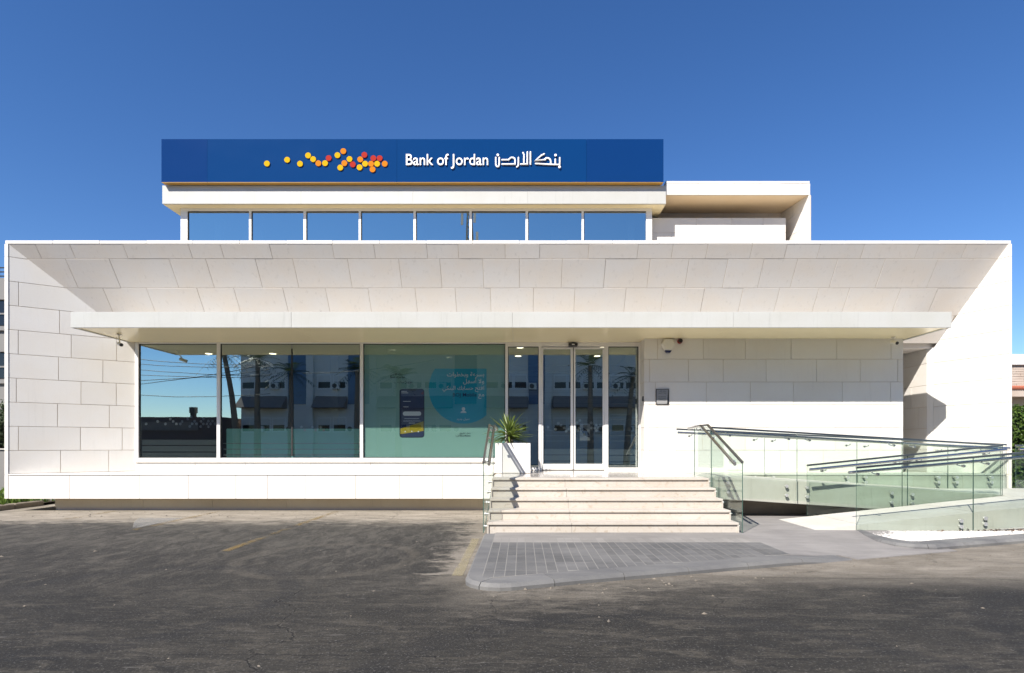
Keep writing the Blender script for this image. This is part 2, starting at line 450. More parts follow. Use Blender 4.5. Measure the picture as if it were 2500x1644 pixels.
M['asphalt'] = asphalt()

def paving(name, a, c2, piece=0.35):
    m, n, l, b = new_mat(name)
    geo = n.new("ShaderNodeNewGeometry"); pos = geo.outputs["Position"]
    oi = n.new("ShaderNodeObjectInfo")
    n1 = noise(n, l, pos, 3.0, 8, 0.7, (0.5, 1.6, 1, 0.1)); n2 = noise(n, l, pos, 70, 4, 0.7)
    n0 = noise(n, l, pos, 0.8, 4, 0.6)
    c = mixc(n, l, smooth(n, l, mth(n, l, 'MULTIPLY_ADD', n0, 0.5, mth(n, l, 'MULTIPLY', n1, 0.5)), 0.34, 0.66), a, c2)
    c = mixc(n, l, mth(n, l, 'MULTIPLY', smooth(n, l, n2, 0.5, 0.7), 0.25), c, tuple(x * 0.6 for x in a))
    hs = n.new("ShaderNodeHueSaturation"); l.new(c, hs.inputs["Color"])
    l.new(mth(n, l, 'MULTIPLY_ADD', oi.outputs["Random"], piece, 1 - piece * 0.5), hs.inputs["Value"])
    l.new(hs.outputs[0], b.inputs["Base Color"]); b.inputs["Roughness"].default_value = 0.8
    bp = n.new("ShaderNodeBump"); bp.inputs["Strength"].default_value = 0.3; bp.inputs["Distance"].default_value = 0.006
    l.new(n2, bp.inputs["Height"]); l.new(bp.outputs[0], b.inputs["Normal"])
    return m
M['tile'] = paving("grey_paving_tile", (0.080, 0.081, 0.083), (0.145, 0.143, 0.140), 0.26)
M['tile_pale'] = paving("pale_paving_tile", (0.20, 0.19, 0.178), (0.27, 0.257, 0.24), 0.15)
M['apron'] = paving("concrete_apron", (0.185, 0.175, 0.17), (0.27, 0.257, 0.245), 0.05)
M['grout'] = simple("pale_grout", (0.22, 0.213, 0.20), 0.9, var=0.2, scale=12)
M['kerb'] = paving("grey_kerb_stone", (0.11, 0.11, 0.113), (0.17, 0.168, 0.163), 0.12)
M['kerb_dark'] = paving("dark_kerb_stone", (0.10, 0.10, 0.104), (0.20, 0.198, 0.19), 0.12)
def worn_paint_or_glint(name, col, keep, scale):
    m, n, l, b = new_mat(name)
    geo = n.new("ShaderNodeNewGeometry"); pos = geo.outputs["Position"]
    a = noise(n, l, pos, scale, 8, 0.75, (1.0, 0.45, 1)); c = noise(n, l, pos, 1.1, 3, 0.6)
    k = mth(n, l, 'ADD', mth(n, l, 'MULTIPLY', a, 0.7), mth(n, l, 'MULTIPLY', c, 0.5))
    l.new(mth(n, l, 'MULTIPLY', smooth(n, l, k, keep, keep + 0.10), 0.45), b.inputs["Alpha"])
    l.new(mixc(n, l, a, col, tuple(x * 0.72 for x in col)), b.inputs["Base Color"]); b.inputs["Roughness"].default_value = 0.85
    return m
M['line'] = worn_paint_or_glint("faded_yellow_paint", (0.30, 0.205, 0.07), 0.54, 12)
M['line_pale'] = worn_paint_or_glint("worn_cream_paint", (0.42, 0.36, 0.22), 0.46, 14)
M['patch'] = worn_paint_or_glint("pale_glint_patch", (0.34, 0.335, 0.32), 0.40, 8)  # pale tone for sunlight thrown onto the ground by glass
M['pebble'] = simple("white_pebble", (0.52, 0.505, 0.48), 0.7, var=0.35, scale=40)
M['dry'] = simple("dry_leaves", (0.13, 0.065, 0.03), 0.9, var=0.5, scale=60)

def leafmat(name, a, c2, trans=0.25):
    m, n, l, b = new_mat(name)
    geo = n.new("ShaderNodeNewGeometry")
    nz = noise(n, l, geo.outputs["Position"], 9, 3)
    r = mth(n, l, 'MULTIPLY_ADD', geo.outputs["Random Per Island"], 0.6, mth(n, l, 'MULTIPLY', nz, 0.4))
    c = mixc(n, l, r, a, c2)
    l.new(c, b.inputs["Base Color"]); b.inputs["Roughness"].default_value = 0.5
    tb = n.new("ShaderNodeBsdfTranslucent"); l.new(c, tb.inputs[0])
    mx = n.new("ShaderNodeMixShader"); mx.inputs[0].default_value = trans
    l.new(b.outputs[0], mx.inputs[1]); l.new(tb.outputs[0], mx.inputs[2]); l.new(mx.outputs[0], n["Material Output"].inputs[0])
    return m
M['yucca'] = leafmat("yucca_leaf", (0.085, 0.14, 0.028), (0.20, 0.26, 0.05))
M['hedge'] = leafmat("hedge_leaf", (0.035, 0.085, 0.012), (0.12, 0.19, 0.025))
M['grass'] = leafmat("garden_green", (0.06, 0.14, 0.02), (0.17, 0.24, 0.04))
M['tree'] = leafmat("dark_tree_leaf", (0.018, 0.035, 0.012), (0.05, 0.075, 0.025))
M['palm'] = leafmat("palm_leaf", (0.03, 0.05, 0.015), (0.08, 0.10, 0.03))
M['bark'] = simple("bark", (0.26, 0.20, 0.145), 0.9, var=0.35, scale=25, bump=0.6, bscale=30)
M['grey_house'] = simple("grey_cast_concrete", (0.19, 0.185, 0.18), 0.9, var=0.15, scale=1.2)
M['dark_glass'] = simple("dark_window", (0.012, 0.014, 0.018), 0.08)
M['apt_wall'] = simple("apartment_stone", (0.72, 0.69, 0.63), 0.9, var=0.10, scale=1.0)
M['apt_roof'] = simple("brown_roof_tile", (0.26, 0.20, 0.165), 0.9, var=0.2, scale=5)
M['apt_blue'] = simple("blue_curtain_glass", (0.08, 0.15, 0.27), 0.06, var=0.1)
M['shop_brown'] = simple("brown_shop_front", (0.16, 0.10, 0.085), 0.8, var=0.2)
M['wire'] = simple("black_cable", (0.02, 0.02, 0.02), 0.6)

# ------------------------------------------------------------------ panelled stone
def clip(poly, cell):
    out = poly[:]
    k = len(cell)
    for i in range(k):
        a, b = cell[i], cell[(i + 1) % k]
        src, out = out, []
        def ins(p): return (b[0]-a[0])*(p[1]-a[1]) - (b[1]-a[1])*(p[0]-a[0]) >= -1e-9
        for j in range(len(src)):
            p, q = src[j], src[(j + 1) % len(src)]
            ip, iq = ins(p), ins(q)
            if ip: out.append(p)
            if ip != iq:
                d1 = (b[0]-a[0])*(p[1]-a[1]) - (b[1]-a[1])*(p[0]-a[0]); d2 = (b[0]-a[0])*(q[1]-a[1]) - (b[1]-a[1])*(q[0]-a[0])
                t = d1 / (d1 - d2); out.append((p[0] + (q[0]-p[0])*t, p[1] + (q[1]-p[1])*t))
        if len(out) < 3: return []
    return out
def ccw(p):
    a = sum(p[i][0]*p[(i+1) % len(p)][1] - p[(i+1) % len(p)][0]*p[i][1] for i in range(len(p)))
    return p if a > 0 else p[::-1]
def panelled(part_name, parent, O, U, V, N, poly, rows, mat, gap=0.011, depth=0.010, back=0.06, joint=None, piece="stone_panel", jitter=0.0015):
    """a wall part whose own mesh is the backing; every stone is a child object"""
    O, U, V, N = (Vector(a) for a in (O, U, V, N))
    def w(p, h=0.0): return O + U * p[0] + V * p[1] + N * h
    mb = MB(); mb.prism([w(p, -depth) for p in poly], -N * back)
    part = obj(part_name, mb, joint or M['joint'], parent)
    pl = ccw(list(poly))
    umin, umax = min(p[0] for p in poly) - 1, max(p[0] for p in poly) + 1
    for (v0, v1, js) in rows:
        lo, hi = min(v0, v1), max(v0, v1)
        e = [umin] + sorted(js) + [umax]
        for a, b in zip(e[:-1], e[1:]):
            cell = ccw([(a + gap/2, lo + gap/2), (b - gap/2, lo + gap/2), (b - gap/2, hi - gap/2), (a + gap/2, hi - gap/2)])
            q = clip(pl, cell)
            if len(q) < 3: continue
            ar = abs(sum(q[i][0]*q[(i+1) % len(q)][1] - q[(i+1) % len(q)][0]*q[i][1] for i in range(len(q)))) / 2
            if ar < 0.004: continue
            h = random.uniform(-jitter, jitter)
            m2 = MB(); m2.prism([w(p, -depth - 0.004) for p in q], N * (depth + 0.004 + h))
            sub(piece, m2, mat, part, bevel=0.0025)
    return part

# ------------------------------------------------------------------ ground
DF, DC, DW, DR = 12.11, 11.63, 13.40, 12.90       # ledge front, canopy front, glass, right wall
ZA = -0.07
mb = MB()
R0, R1 = -25, 900
mb.poly([(-900, -400, ZA), (900, -400, ZA), (900, 900, ZA), (-900, 900, ZA)])
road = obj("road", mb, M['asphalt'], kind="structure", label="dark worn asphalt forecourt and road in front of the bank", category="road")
def line(x, y0, y1, w, mat, name="painted_line", z=ZA + 0.004, lab=None):
    m2 = MB(); k = 8
    # ragged paint strip
    L, Rr = [], []
    for i in range(k + 1):
        y = y0 + (y1 - y0) * i / k
        L.append((x - w/2 + random.uniform(-.008, .008), y, z)); Rr.append((x + w/2 + random.uniform(-.008, .008), y, z))
    for i in range(k): m2.poly([L[i], Rr[i], Rr[i+1], L[i+1]])
    obj(name, m2, mat, road)
line(-8.66, 10.9, 12.2, .10, M['line']); line(-6.42, 9.5, 12.2, .10, M['line']); line(-3.93, 7.6, 12.2, .11, M['line'])
line(-0.69, 6.15, 8.6, .11, M['line_pale'])
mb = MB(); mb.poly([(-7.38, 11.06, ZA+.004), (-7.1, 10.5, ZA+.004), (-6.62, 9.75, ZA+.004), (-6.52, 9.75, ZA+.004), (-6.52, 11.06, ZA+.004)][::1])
obj("glint_patch", mb, M['patch'], road)  # painted patch of sun reflected from the windows

# pavement island in front of the steps
KS, KX, KY = 0.345, 0.405, 5.73
def kfront(x): return KY + KS * (x - KX)
pv = MB()
pv.prism([(-.42, 8.70, -.0015), (-.42, kfront(-.42)+.29, -.0015), (3.284, kfront(3.284)+.29, -.0015), (3.284, 8.70, -.0015)], (0, 0, -.25))
pave = obj("pavement", pv, M['grout'], kind="structure", label="grey tiled pavement in front of the entrance steps", category="pavement")
tw = (3.28 + .40) / 33
rows_y = [5.3, 5.72, 6.12, 6.54, 6.96, 7.40, 7.88]
for i in range(33):
    x0, x1 = -.40 + i * tw + .0045, -.40 + (i + 1) * tw - .0045
    for a, b in zip(rows_y[:-1], rows_y[1:]):
        q = clip(ccw([(x0, a+.007), (x1, a+.007), (x1, b-.007), (x0, b-.007)]), ccw([(-.41, 9), (-.41, kfront(-.41)+.306), (3.29, kfront(3.29)+.306), (3.29, 9)]))
        if len(q) < 3: continue
        if abs(sum(q[k][0]*q[(k+1) % len(q)][1] - q[(k+1) % len(q)][0]*q[k][1] for k in range(len(q)))) < .006: continue
        m2 = MB(); m2.prism([(p[0], p[1], -.016) for p in q], (0, 0, .016 + random.uniform(-.0006, .0008)))
        obj("tile", m2, M['tile'], pave)
    m2 = MB(); m2.box(x0, x1, 7.886, 8.24, -.016, random.uniform(-.0006, .0008))
    obj("tile", m2, M['tile_pale'], pave)
m2 = MB(); m2.box(-.40, 3.28, 8.25, 8.80, -.05, -.001)
obj("paving_band", m2, M['tile_pale'], pave)
# concrete apron to the right, falling to the road
def kdrop(x):
    q = max(0, min(1, (x - 3.1) / 0.95)); return .088 * q * q * (3 - 2 * q) * 0.66
mb = MB()
nx, ny = 30, 8
def apz(x, y):
    t = max(0, min(1, (y - kfront(x) - .3) / 1.3))
    return -.002 - (1 - t) * kdrop(x)
gridv = []
for i in range(nx + 1):
    x = 3.286 + (5.75 - 3.286) * i / nx
    for j in range(ny + 1):
        y0 = kfront(x) + (.29 if x < 4.05 else 0.0); y1 = 11.25
        t = j / ny; y = y0 + (y1 - y0) * t ** 1.5
        gridv.append((x, y, apz(x, y)))
mb.v = gridv
for i in range(nx):
    for j in range(ny):
        a = i*(ny+1)+j; mb.f.append((a, a+ny+1, a+ny+2, a+1)); mb.m.append(0)
for i in range(nx):      # front skirt
    a = gridv[i*(ny+1)]; b = gridv[(i+1)*(ny+1)]
    mb.poly([(a[0], a[1], -.3), (b[0], b[1], -.3), b, a])
apron = obj("apron", mb, M['apron'], kind="structure", smooth=True, label="smooth grey concrete apron between the steps and the ramp", category="pavement")

def kerb_run(path, widths, z, z0, mat, thg, step=0.78, drop=None, slope=0.03):
    """kerb stones along a path of (x,y); the inside lies to the left of the direction of travel"""
    pts = [Vector((p[0], p[1])) for p in path]
    # resample
    seg = []; acc = [0]
    for a, b in zip(pts[:-1], pts[1:]): acc.append(acc[-1] + (b - a).length)
    L = acc[-1]; n = max(1, round(L / step))
    def at(s):
        s = max(0, min(L, s))
        for i in range(len(pts) - 1):
            if s <= acc[i+1] + 1e-9:
                t = (s - acc[i]) / max(1e-9, acc[i+1]-acc[i]); d = (pts[i+1]-pts[i]).normalized()
                return pts[i].lerp(pts[i+1], t), d, widths[i] + (widths[i+1]-widths[i]) * t
    for k in range(n):
        s0, s1 = L * k / n + .004, L * (k + 1) / n - .004
        ss = [s0] + [a for a in acc if s0 + .02 < a < s1 - .02] + [s1]
        m2 = MB(); ring = []
        for s in ss:
            p, dr, w = at(s)
            # smooth direction
            p0, p1 = at(s - .12)[0], at(s + .12)[0]
            dr = (p1 - p0).normalized()
            nrm = Vector((-dr.y, dr.x))
            zt = z - (drop(p.x, p.y) if drop else 0)
            o = p; a = p + nrm * slope; i = p + nrm * w
            ring.append([(o.x, o.y, z0), (o.x, o.y, zt - .035), (a.x, a.y, zt), (i.x, i.y, zt), (i.x, i.y, z0)])
        for r in ring: m2.v += r
        for q in range(len(ring) - 1):
            for e in range(4):
                b0 = q*5 + e
                m2.f.append((b0, b0+5, b0+6, b0+1)); m2.m.append(0)
        m2.f.append((0,1,2,3,4)); m2.m.append(0)
        e = (len(ring)-1)*5; m2.f.append((e+4,e+3,e+2,e+1,e)); m2.m.append(0)
        obj("kerb_stone", m2, mat, thg)
kb = thing("kerb", "low rounded grey kerb round the tiled pavement below the steps", "kerb", (0, 6, ZA))
arc = []
for k in range(7):
    a = math.radians(180 + 109 * k / 6)
    arc.append((-.577 + .36 + .36 * math.cos(a), 5.86 + .36 * math.sin(a)))
x_end = arc[-1][0]
path = [(-.577, 8.66), (-.577, 7.2)] + arc + [(x, kfront(x) - .0) for x in (0.6, 1.5, 2.4, 3.1, 3.4, 3.7, 4.05)]
wd = [.17, .17] + [.17 + .12 * k / 6 for k in range(7)] + [.29] * 7
kerb_run(path, wd, 0.0, -.25, M['kerb'], kb, drop=lambda x, y: kdrop(x))

kb2 = thing("kerb", "dark grey curved kerb holding the white pebble bed", "kerb", (6, 8, ZA))
path2 = [(5.36, 9.35), (5.12, 8.6), (5.05, 8.15), (5.12, 7.86), (5.28, 7.70), (5.55, 7.66)] + [(5.55 + 1.0 * k, 7.66 + .335 * k) for k in range(1, 7)]
kerb_run(path2, [.06, .16, .24, .28, .30, .30] + [.30] * 6, 0.0, -.25, M['kerb_dark'], kb2, step=.62)
mb = MB()
bed = [(5.42, 9.3), (5.30, 8.3), (5.6, 8.0), (11.5, 9.97), (11.5, 10.4), (5.42, 10.4)]
mb.poly([(x, y, -.035) for x, y in bed])
bedo = obj("pebble_bed", mb, M['pebble'], kind="structure", label="bed of white pebbles behind the dark kerb", category="ground")
pb = MB(); rnd = random.Random(3)
def inpoly(x, y, poly):
    c = False
    for i in range(len(poly)):
        (x1, y1), (x2, y2) = poly[i], poly[i-1]
        if (y1 > y) != (y2 > y) and x < (x2-x1)*(y-y1)/(y2-y1)+x1: c = not c
    return c
cnt = 0
while cnt < 5200:
    x, y = rnd.uniform(5.2, 11.3), rnd.uniform(7.9, 9.6)
    if y > 9.18 or not inpoly(x, y, bed): continue
    r = rnd.uniform(.012, .026); c = (x, y, -.034 + rnd.uniform(0, .012)); n0 = len(pb.v)
    a = rnd.uniform(0, 6.28); ca, sa = math.cos(a), math.sin(a); ex = rnd.uniform(.7, 1.3)
    for (dx, dy, dz) in ((1,0,0),(0,1,0),(-1,0,0),(0,-1,0),(0,0,.7),(0,0,-.7)):
        dx *= ex
        pb.v.append((c[0]+r*(dx*ca-dy*sa), c[1]+r*(dx*sa+dy*ca), c[2]+r*dz))
    for q in ((0,1,4),(1,2,4),(2,3,4),(3,0,4),(1,0,5),(2,1,5),(3,2,5),(0,3,5)):
        pb.f.append(tuple(n0+i for i in q)); pb.m.append(0)
    cnt += 1
obj("pebbles", pb, M['pebble'], kind="stuff", smooth=True, label="loose white pebbles between kerb and ramp glass", category="pebbles")
lv = MB()
for k in range(420):
    x = rnd.uniform(6.3, 10.8); y = 9.10 - abs(rnd.gauss(0, .07)); z = -.012 + rnd.uniform(0, .03)
    if x < 7.2 and rnd.random() < .7: continue
    a = rnd.uniform(0, 6.28); s1 = rnd.uniform(.015, .045)
    d = Vector((math.cos(a), math.sin(a), rnd.uniform(-.4, .5))) * s1; e = Vector((-math.sin(a), math.cos(a), rnd.uniform(-.3, .3))) * s1 * .45
    c = Vector((x, y, z)); lv.poly([c - d, c + e, c + d, c - e])
obj("dry_leaves", lv, M['dry'], kind="stuff", label="brown dry leaves blown against the ramp glass", category="leaves")

gr = MB(); rnd = random.Random(17)
for k in range(520):
    q = rnd.random()
    if q < .45: x, y = rnd.uniform(-10, -.8), rnd.gauss(11.6, .5)
    elif q < .7: x = rnd.uniform(-.5, 7); y = kfront(x) - abs(rnd.gauss(.05, .35))
    else: x, y = rnd.uniform(-9, 8), rnd.uniform(3.2, 11)
    if y > 12.2 or (x > -.75 and y > kfront(x) - .02): continue
    r_ = rnd.uniform(.006, .02) * (1.8 if rnd.random() < .12 else 1); a = rnd.uniform(0, 6.28)
    c = Vector((x, y, ZA + .002)); e = Vector((math.cos(a), math.sin(a), 0)) * r_; f = Vector((-math.sin(a), math.cos(a), 0)) * r_ * rnd.uniform(.4, .9); u = Vector((0, 0, r_ * rnd.uniform(.3, .7)))
    n0 = len(gr.v); gr.v += [tuple(c - e), tuple(c + f), tuple(c + e * .9), tuple(c - f * .8), tuple(c + u)]
    for t_ in ((0, 3, 4), (3, 2, 4), (2, 1, 4), (1, 0, 4)): gr.f.append(tuple(n0 + i for i in t_)); gr.m.append(0)
obj("grit", gr, simple("road_grit", (.16, .14, .115), .9, var=.6, scale=3), kind="stuff", label="loose grit and leaf scraps lying on the asphalt", category="grit")

# ------------------------------------------------------------------ bank building
bank = thing("bank_building", "white limestone bank with a flared parapet, long canopy and glazed front", "building", (0, 13, 0))
ZT = 5.586           # top of the flare
SL = 1.449           # fall of the flare per metre of depth
ROW = [0.71 + 0.512 * k for k in range(12)]
XL0, XR0, WL, WR = -10.85, 10.28, 1.447, -0.45
TL = DW - DF
# left splayed wall
ul = math.hypot(WL, 1)
def uL(x):
    k = (x - UX) / F
    t = (k * DF - XL0) / (WL - k); return t * ul
rowsL = [(ROW[9], ZT + .1, []), (ROW[8], ROW[9], []), (ROW[7], ROW[8], [uL(45.6)]), (ROW[6], ROW[7], [uL(145.6)]),
         (ROW[5], ROW[6], [uL(44.7), uL(174), uL(285)]), (ROW[4], ROW[5], [uL(143), uL(251.5)]), (ROW[3], ROW[4], [uL(40), uL(198), uL(284)]),
         (ROW[2], ROW[3], [uL(140.6), uL(267)]), (ROW[1], ROW[2], [uL(45), uL(196.5), uL(298.5)]), (ROW[0], ROW[1], [uL(148), uL(265.6)])]
panelled("splayed_wall", bank, (XL0, DF, 0), Vector((WL, 1, 0)) / ul, (0, 0, 1), Vector((1, -WL, 0)) / ul,
         [(0.006, .735), (TL * ul, .735), (TL * ul, ZT - SL * TL), (0.006, ZT)], rowsL, M['stone'])
# right splayed wall
ur = math.hypot(WR, 1); TR = 1.359
def uR(x):
    k = (x - UX) / F
    t = (k * DF - XR0) / (WR - k); return t * ur
rowsR = [(ROW[k], ROW[k+1], [0.45 + .62 * ((k * 7) % 3) / 2] if k < 9 else []) for k in range(-0, 10)] + [(.25, ROW[0], [.7])]
panelled("splayed_wall", bank, (XR0, DF, 0), Vector((WR, 1, 0)) / ur, (0, 0, 1), Vector((-1, WR, 0)) / ur,
         [(0.006, .25), (TR * ur, .25), (TR * ur, ZT - SL * TR), (0.006, ZT)], rowsR, M['stone'], gap=.008)
XP, YP = XR0 + WR * TR, DF + TR
rowsP = [(ROW[k], ROW[k+1], [[.55, 1.9], [1.2, 2.6], [.3, 1.6]][k % 3]) for k in range(0, 6)] + [(.25, ROW[0], [])]
panelled("passage_wall", bank, (XP - .07, YP + .12, 0), (0, 1, 0), (0, 0, 1), (-1, 0, 0), [(0, .25), (4.5, .25), (4.5, 3.62), (0, 3.62)], rowsP, M['stone'], gap=.008)
mb = MB(); mb.prism([(XP, YP, .25), (XP - .07, YP + .12, .25), (XP + .1, YP + .12, .25)], (0, 0, 3.4))
obj("wall_corner", mb, M['stone'], bank)
mb = MB(); mb.box(8.4, 10.2, 17.9, 18.1, .2, 3.7); mb.box(8.55, 10.25, YP + .05, 18.1, 3.62, 3.80); mb.box(8.58, 9.7, 13.0, 18, .18, .25)
obj("passage_ceiling", mb, M['stone_warm'], bank)
# flare
nl = math.hypot(1, SL)
VB = TL * nl
xr = [[85,169,299,459,537,657,810,912,1041,1118,1233,1318,1438,1559,1644,1729,1838,1923,2004,2112,2246,2361],
      [159,266,412,501.5,622.6,714,848,973,1073.5,1178.5,1268,1373,1479,1588,1683,1778,1866,1948,2046,2162,2291],
      [250.6,356.8,480,570,690,794,898,1013,1111,1197,1302.5,1404,1529,1621,1720.5,1815,1904,2000,2075,2200,2291]]
vr = [0, .309, .95, 1.59, 2.4]
dr = [DF, DF + vr[1]/nl, DF + vr[2]/nl, DF + vr[3]/nl]
rowsB = [(vr[i], vr[i+1], [px(x, dr[i]) for x in xr[i]]) for i in range(3)] + [(vr[3], vr[4], [px(x + 40, dr[3]) for x in xr[1]])]
panelled("flared_parapet", bank, (0, DF, ZT), (1, 0, 0), Vector((0, 1, -SL)) / nl, Vector((0, -SL, -1)) / nl,
         [(XL0, 0), (XR0, 0), (XR0 + WR * TL, VB), (XL0 + WL * TL, VB)], rowsB, M['stone_warm'], gap=.009, depth=.007)
# thin front rim: coping on top, edge strips at both ends
cop = obj("parapet_coping", MB().box(XL0 - .05, XR0 + .04, DF + .02, DF + .34, ZT + .004, ZT + .05), M['joint'], bank)
edges = [XL0 - .06] + [XL0 + .95 + i * .985 for i in range(21)] + [XR0 + .05]
edges = [e for e in edges if e <= XR0 + .05]
if edges[-1] - edges[-2] < .4: edges.pop(-2)
for a, b in zip(edges[:-1], edges[1:]):
    sub("coping_stone", MB().box(a + .003, b - .003, DF - .006, DF + .36, ZT + .002, ZT + .072 + random.uniform(-.003, .003)), M['stone'], cop, bevel=.004)
for xa, xb, zb in ((XL0 - .065, XL0 + .002, .206), (XR0 - .002, XR0 + .058, .25)):
    st = obj("wall_edge", MB().box(xa, xb, DF - .004, DF + .04, zb, ZT), M['joint'], bank)
    zs = [zb] + [z for z in ROW if zb + .2 < z < ZT - .05] + [ZT]
    for a, b in zip(zs[:-1], zs[1:]):
        sub("edge_stone", MB().box(xa - .003, xb + .003, DF - .009, DF + .10, a + .003, b - .003), M['stone'], st)
zs_foot = .206
# outer side walls, back wall and flat roof
mb = MB()
mb.box(XL0 - .06, XL0 + .04, DF + .10, 22, zs_foot, ZT - .02); mb.box(-10.42, -10.3, 12.9, 22, -.1, .3); mb.box(XR0 - .04, XR0 + .055, DF + .10, 22, -.1, ZT - .02)
mb.box(XL0 - .06, XR0 + .055, 22, 22.2, -.1, ZT - .02)
obj("outer_wall", mb, M['stone'], bank)
mb = MB(); mb.box(XL0 + .05, XR0 - .05, DF + .37, 21.99, 5.30, 5.42)
obj("roof", mb, M['roof'], bank)
# sunlit ledge along the foot
zs0, zs1 = .205, .724
led = [170, 341, 460, 576, 653, 745, 868, 975, 1080]
panelled("front_ledge", bank, (0, DF, 0), (1, 0, 0), (0, 0, 1), (0, -1, 0), [(XL0, zs0), (-.60, zs0), (-.60, zs1 - .02), (XL0, zs1 - .02)],
         [(zs0 - .01, zs1 - .024, [px(x, DF) for x in led])], M['stone'], gap=.007, back=.06)
lt = obj("ledge_top", MB().box(XL0 + .02, -.60, DF + .06, DW + .1, .60, .700), M['joint'], bank)
for a, b in zip([XL0 + .01, -8.7, -6.6, -4.4, -2.3], [-8.7, -6.6, -4.4, -2.3, -.60]):
    sub("ledge_slab", MB().box(a + .003, b - .003, DF - .015, DW + .1, .703, .727), M['stone'], lt, bevel=.004)
obj("ledge_underside", MB().box(XL0 + .045, -.60, DF + .06, DF + 1.6, zs0, .3), M['stone'], bank)
# recessed base under the ledge
bx0 = px(134, 12.42)
bm_ = obj("base_wall", MB().box(bx0 + .01, -.58, 12.43, 12.6, ZA, zs0 + .02), M['joint'], bank)
bj = [bx0, -8.2, -6.7, -5.1, -3.7, -2.2, -.58]
for a, b in zip(bj[:-1], bj[1:]):
    sub("base_panel", MB().box(a + .003, b - .003, 12.42, 12.5, ZA + .06, zs0), M['base'], bm_)
obj("base_return", MB().box(-10.42, bx0, 12.9, 13.2, ZA, .3), M['stone'], bank)
# sill wall under the shop window
xs0, xs1 = px(335, DW), px(1240, DW)
panelled("sill_wall", bank, (0, DW - .02, 0), (1, 0, 0), (0, 0, 1), (0, -1, 0), [(xs0 - .05, .72), (-.50, .72), (-.50, .935), (xs0 - .05, .935)],
         [(.70, .938, [px(x, DW) for x in (478, 600, 760, 905, 1040, 1150)])], M['stone'], gap=.006)
obj("window_sill", MB().box(xs0 - .03, -.4, DW - .07, DW + .1, .937, .962), M['stone'], bank, bevel=.004)
# right stone wall
xw0, xw1 = px(1573, DR), px(2205, DR)
jr = {0: [1586, 1690, 1800, 1905, 2010, 2120], 1: [1606, 1715, 1820, 1925, 2040, 2150], 2: [1586, 1675.6, 1790, 1890, 2000, 2110], 3: [1601, 1725, 1832, 1937, 2056.6, 2174],
      4: [1586, 1680.5, 1765.5, 1870.6, 1993.5, 2100, 2192], 5: [1605.4, 1717, 1819.6, 1931.5, 2043, 2175.4]}
rowsW = [(ROW[k], min(ROW[k+1], 3.74), [px(x, DR) for x in jr[k]]) for k in range(6)]
panelled("stone_wall", bank, (0, DR, 0), (1, 0, 0), (0, 0, 1), (0, -1, 0), [(xw0 + .004, .72), (xw1, .72), (xw1, 3.74), (xw0 + .004, 3.74)], rowsW, M['stone'], gap=.008)
panelled("wall_return", bank, (xw0, DR, 0), (0, 1, 0), (0, 0, 1), (-1, 0, 0), [(.002, .72), (.55, .72), (.55, 3.74), (.002, 3.74)], [(ROW[k], ROW[k+1], []) for k in range(6)], M['stone'], gap=.008)
panelled("wall_return", bank, (xw1, DR, 0), (0, 1, 0), (0, 0, 1), (1, 0, 0), [(.002, .25), (5, .25), (5, 3.74), (.002, 3.74)], [(ROW[k], ROW[k+1], [1.0, 2.2]) for k in range(6)], M['stone'], gap=.008)
# plinth behind the ramp
panelled("ramp_plinth", bank, (0, DF, 0), (1, 0, 0), (0, 0, 1), (0, -1, 0), [(3.35, 0), (XR0, 0), (XR0, .70), (3.35, .70)], [(-.1, .703, [px(x, DF) for x in (1870, 1990, 2110, 2230, 2350)])], M['concrete'], gap=.006)
obj("plinth_top", MB().box(3.35, XR0 - .06, DF - .015, DR, .702, .727), M['stone'], bank)

# canopy
cx0, cx1 = px(172, DC), px(2324, DC)
cj = [cx0, px(711, DC), px(1251, DC), px(1791, DC), cx1]
can = obj("canopy", MB().box(cx0 + .02, cx1 - .02, DC + .02, DW - .03, 3.745, 4.02), M['white_metal'], bank)
for a, b in zip(cj[:-1], cj[1:]):
    sub("fascia_panel", MB().box(a + .0015, b - .0015, DC, DC + .05, 3.72, 4.04), M['white_metal'], can, bevel=.004)
    sub("soffit_panel", MB().box(a + .003 + (.06 if a == cx0 else 0), b - .003 - (.06 if b == cx1 else 0), DC + .12, DW - .01, 3.735, 3.76), M['soffit'], can)
sub("soffit_edge", MB().box(cx0 + .002, cx1 - .002, DC + .05, DC + .112, 3.722, 3.76), M['soffit'], can)
sub("canopy_top", MB().box(cx0 + .004, cx1 - .004, DC + .05, 13.3, 4.015, 4.037), M['white_metal'], can)
sub("canopy_end", MB().box(cx0, cx0 + .055, DC + .051, DW - .02, 3.722, 4.036), M['white_metal'], can)
sub("canopy_end", MB().box(cx1 - .055, cx1, DC + .051, DW - .02, 3.722, 4.036), M['white_metal'], can)

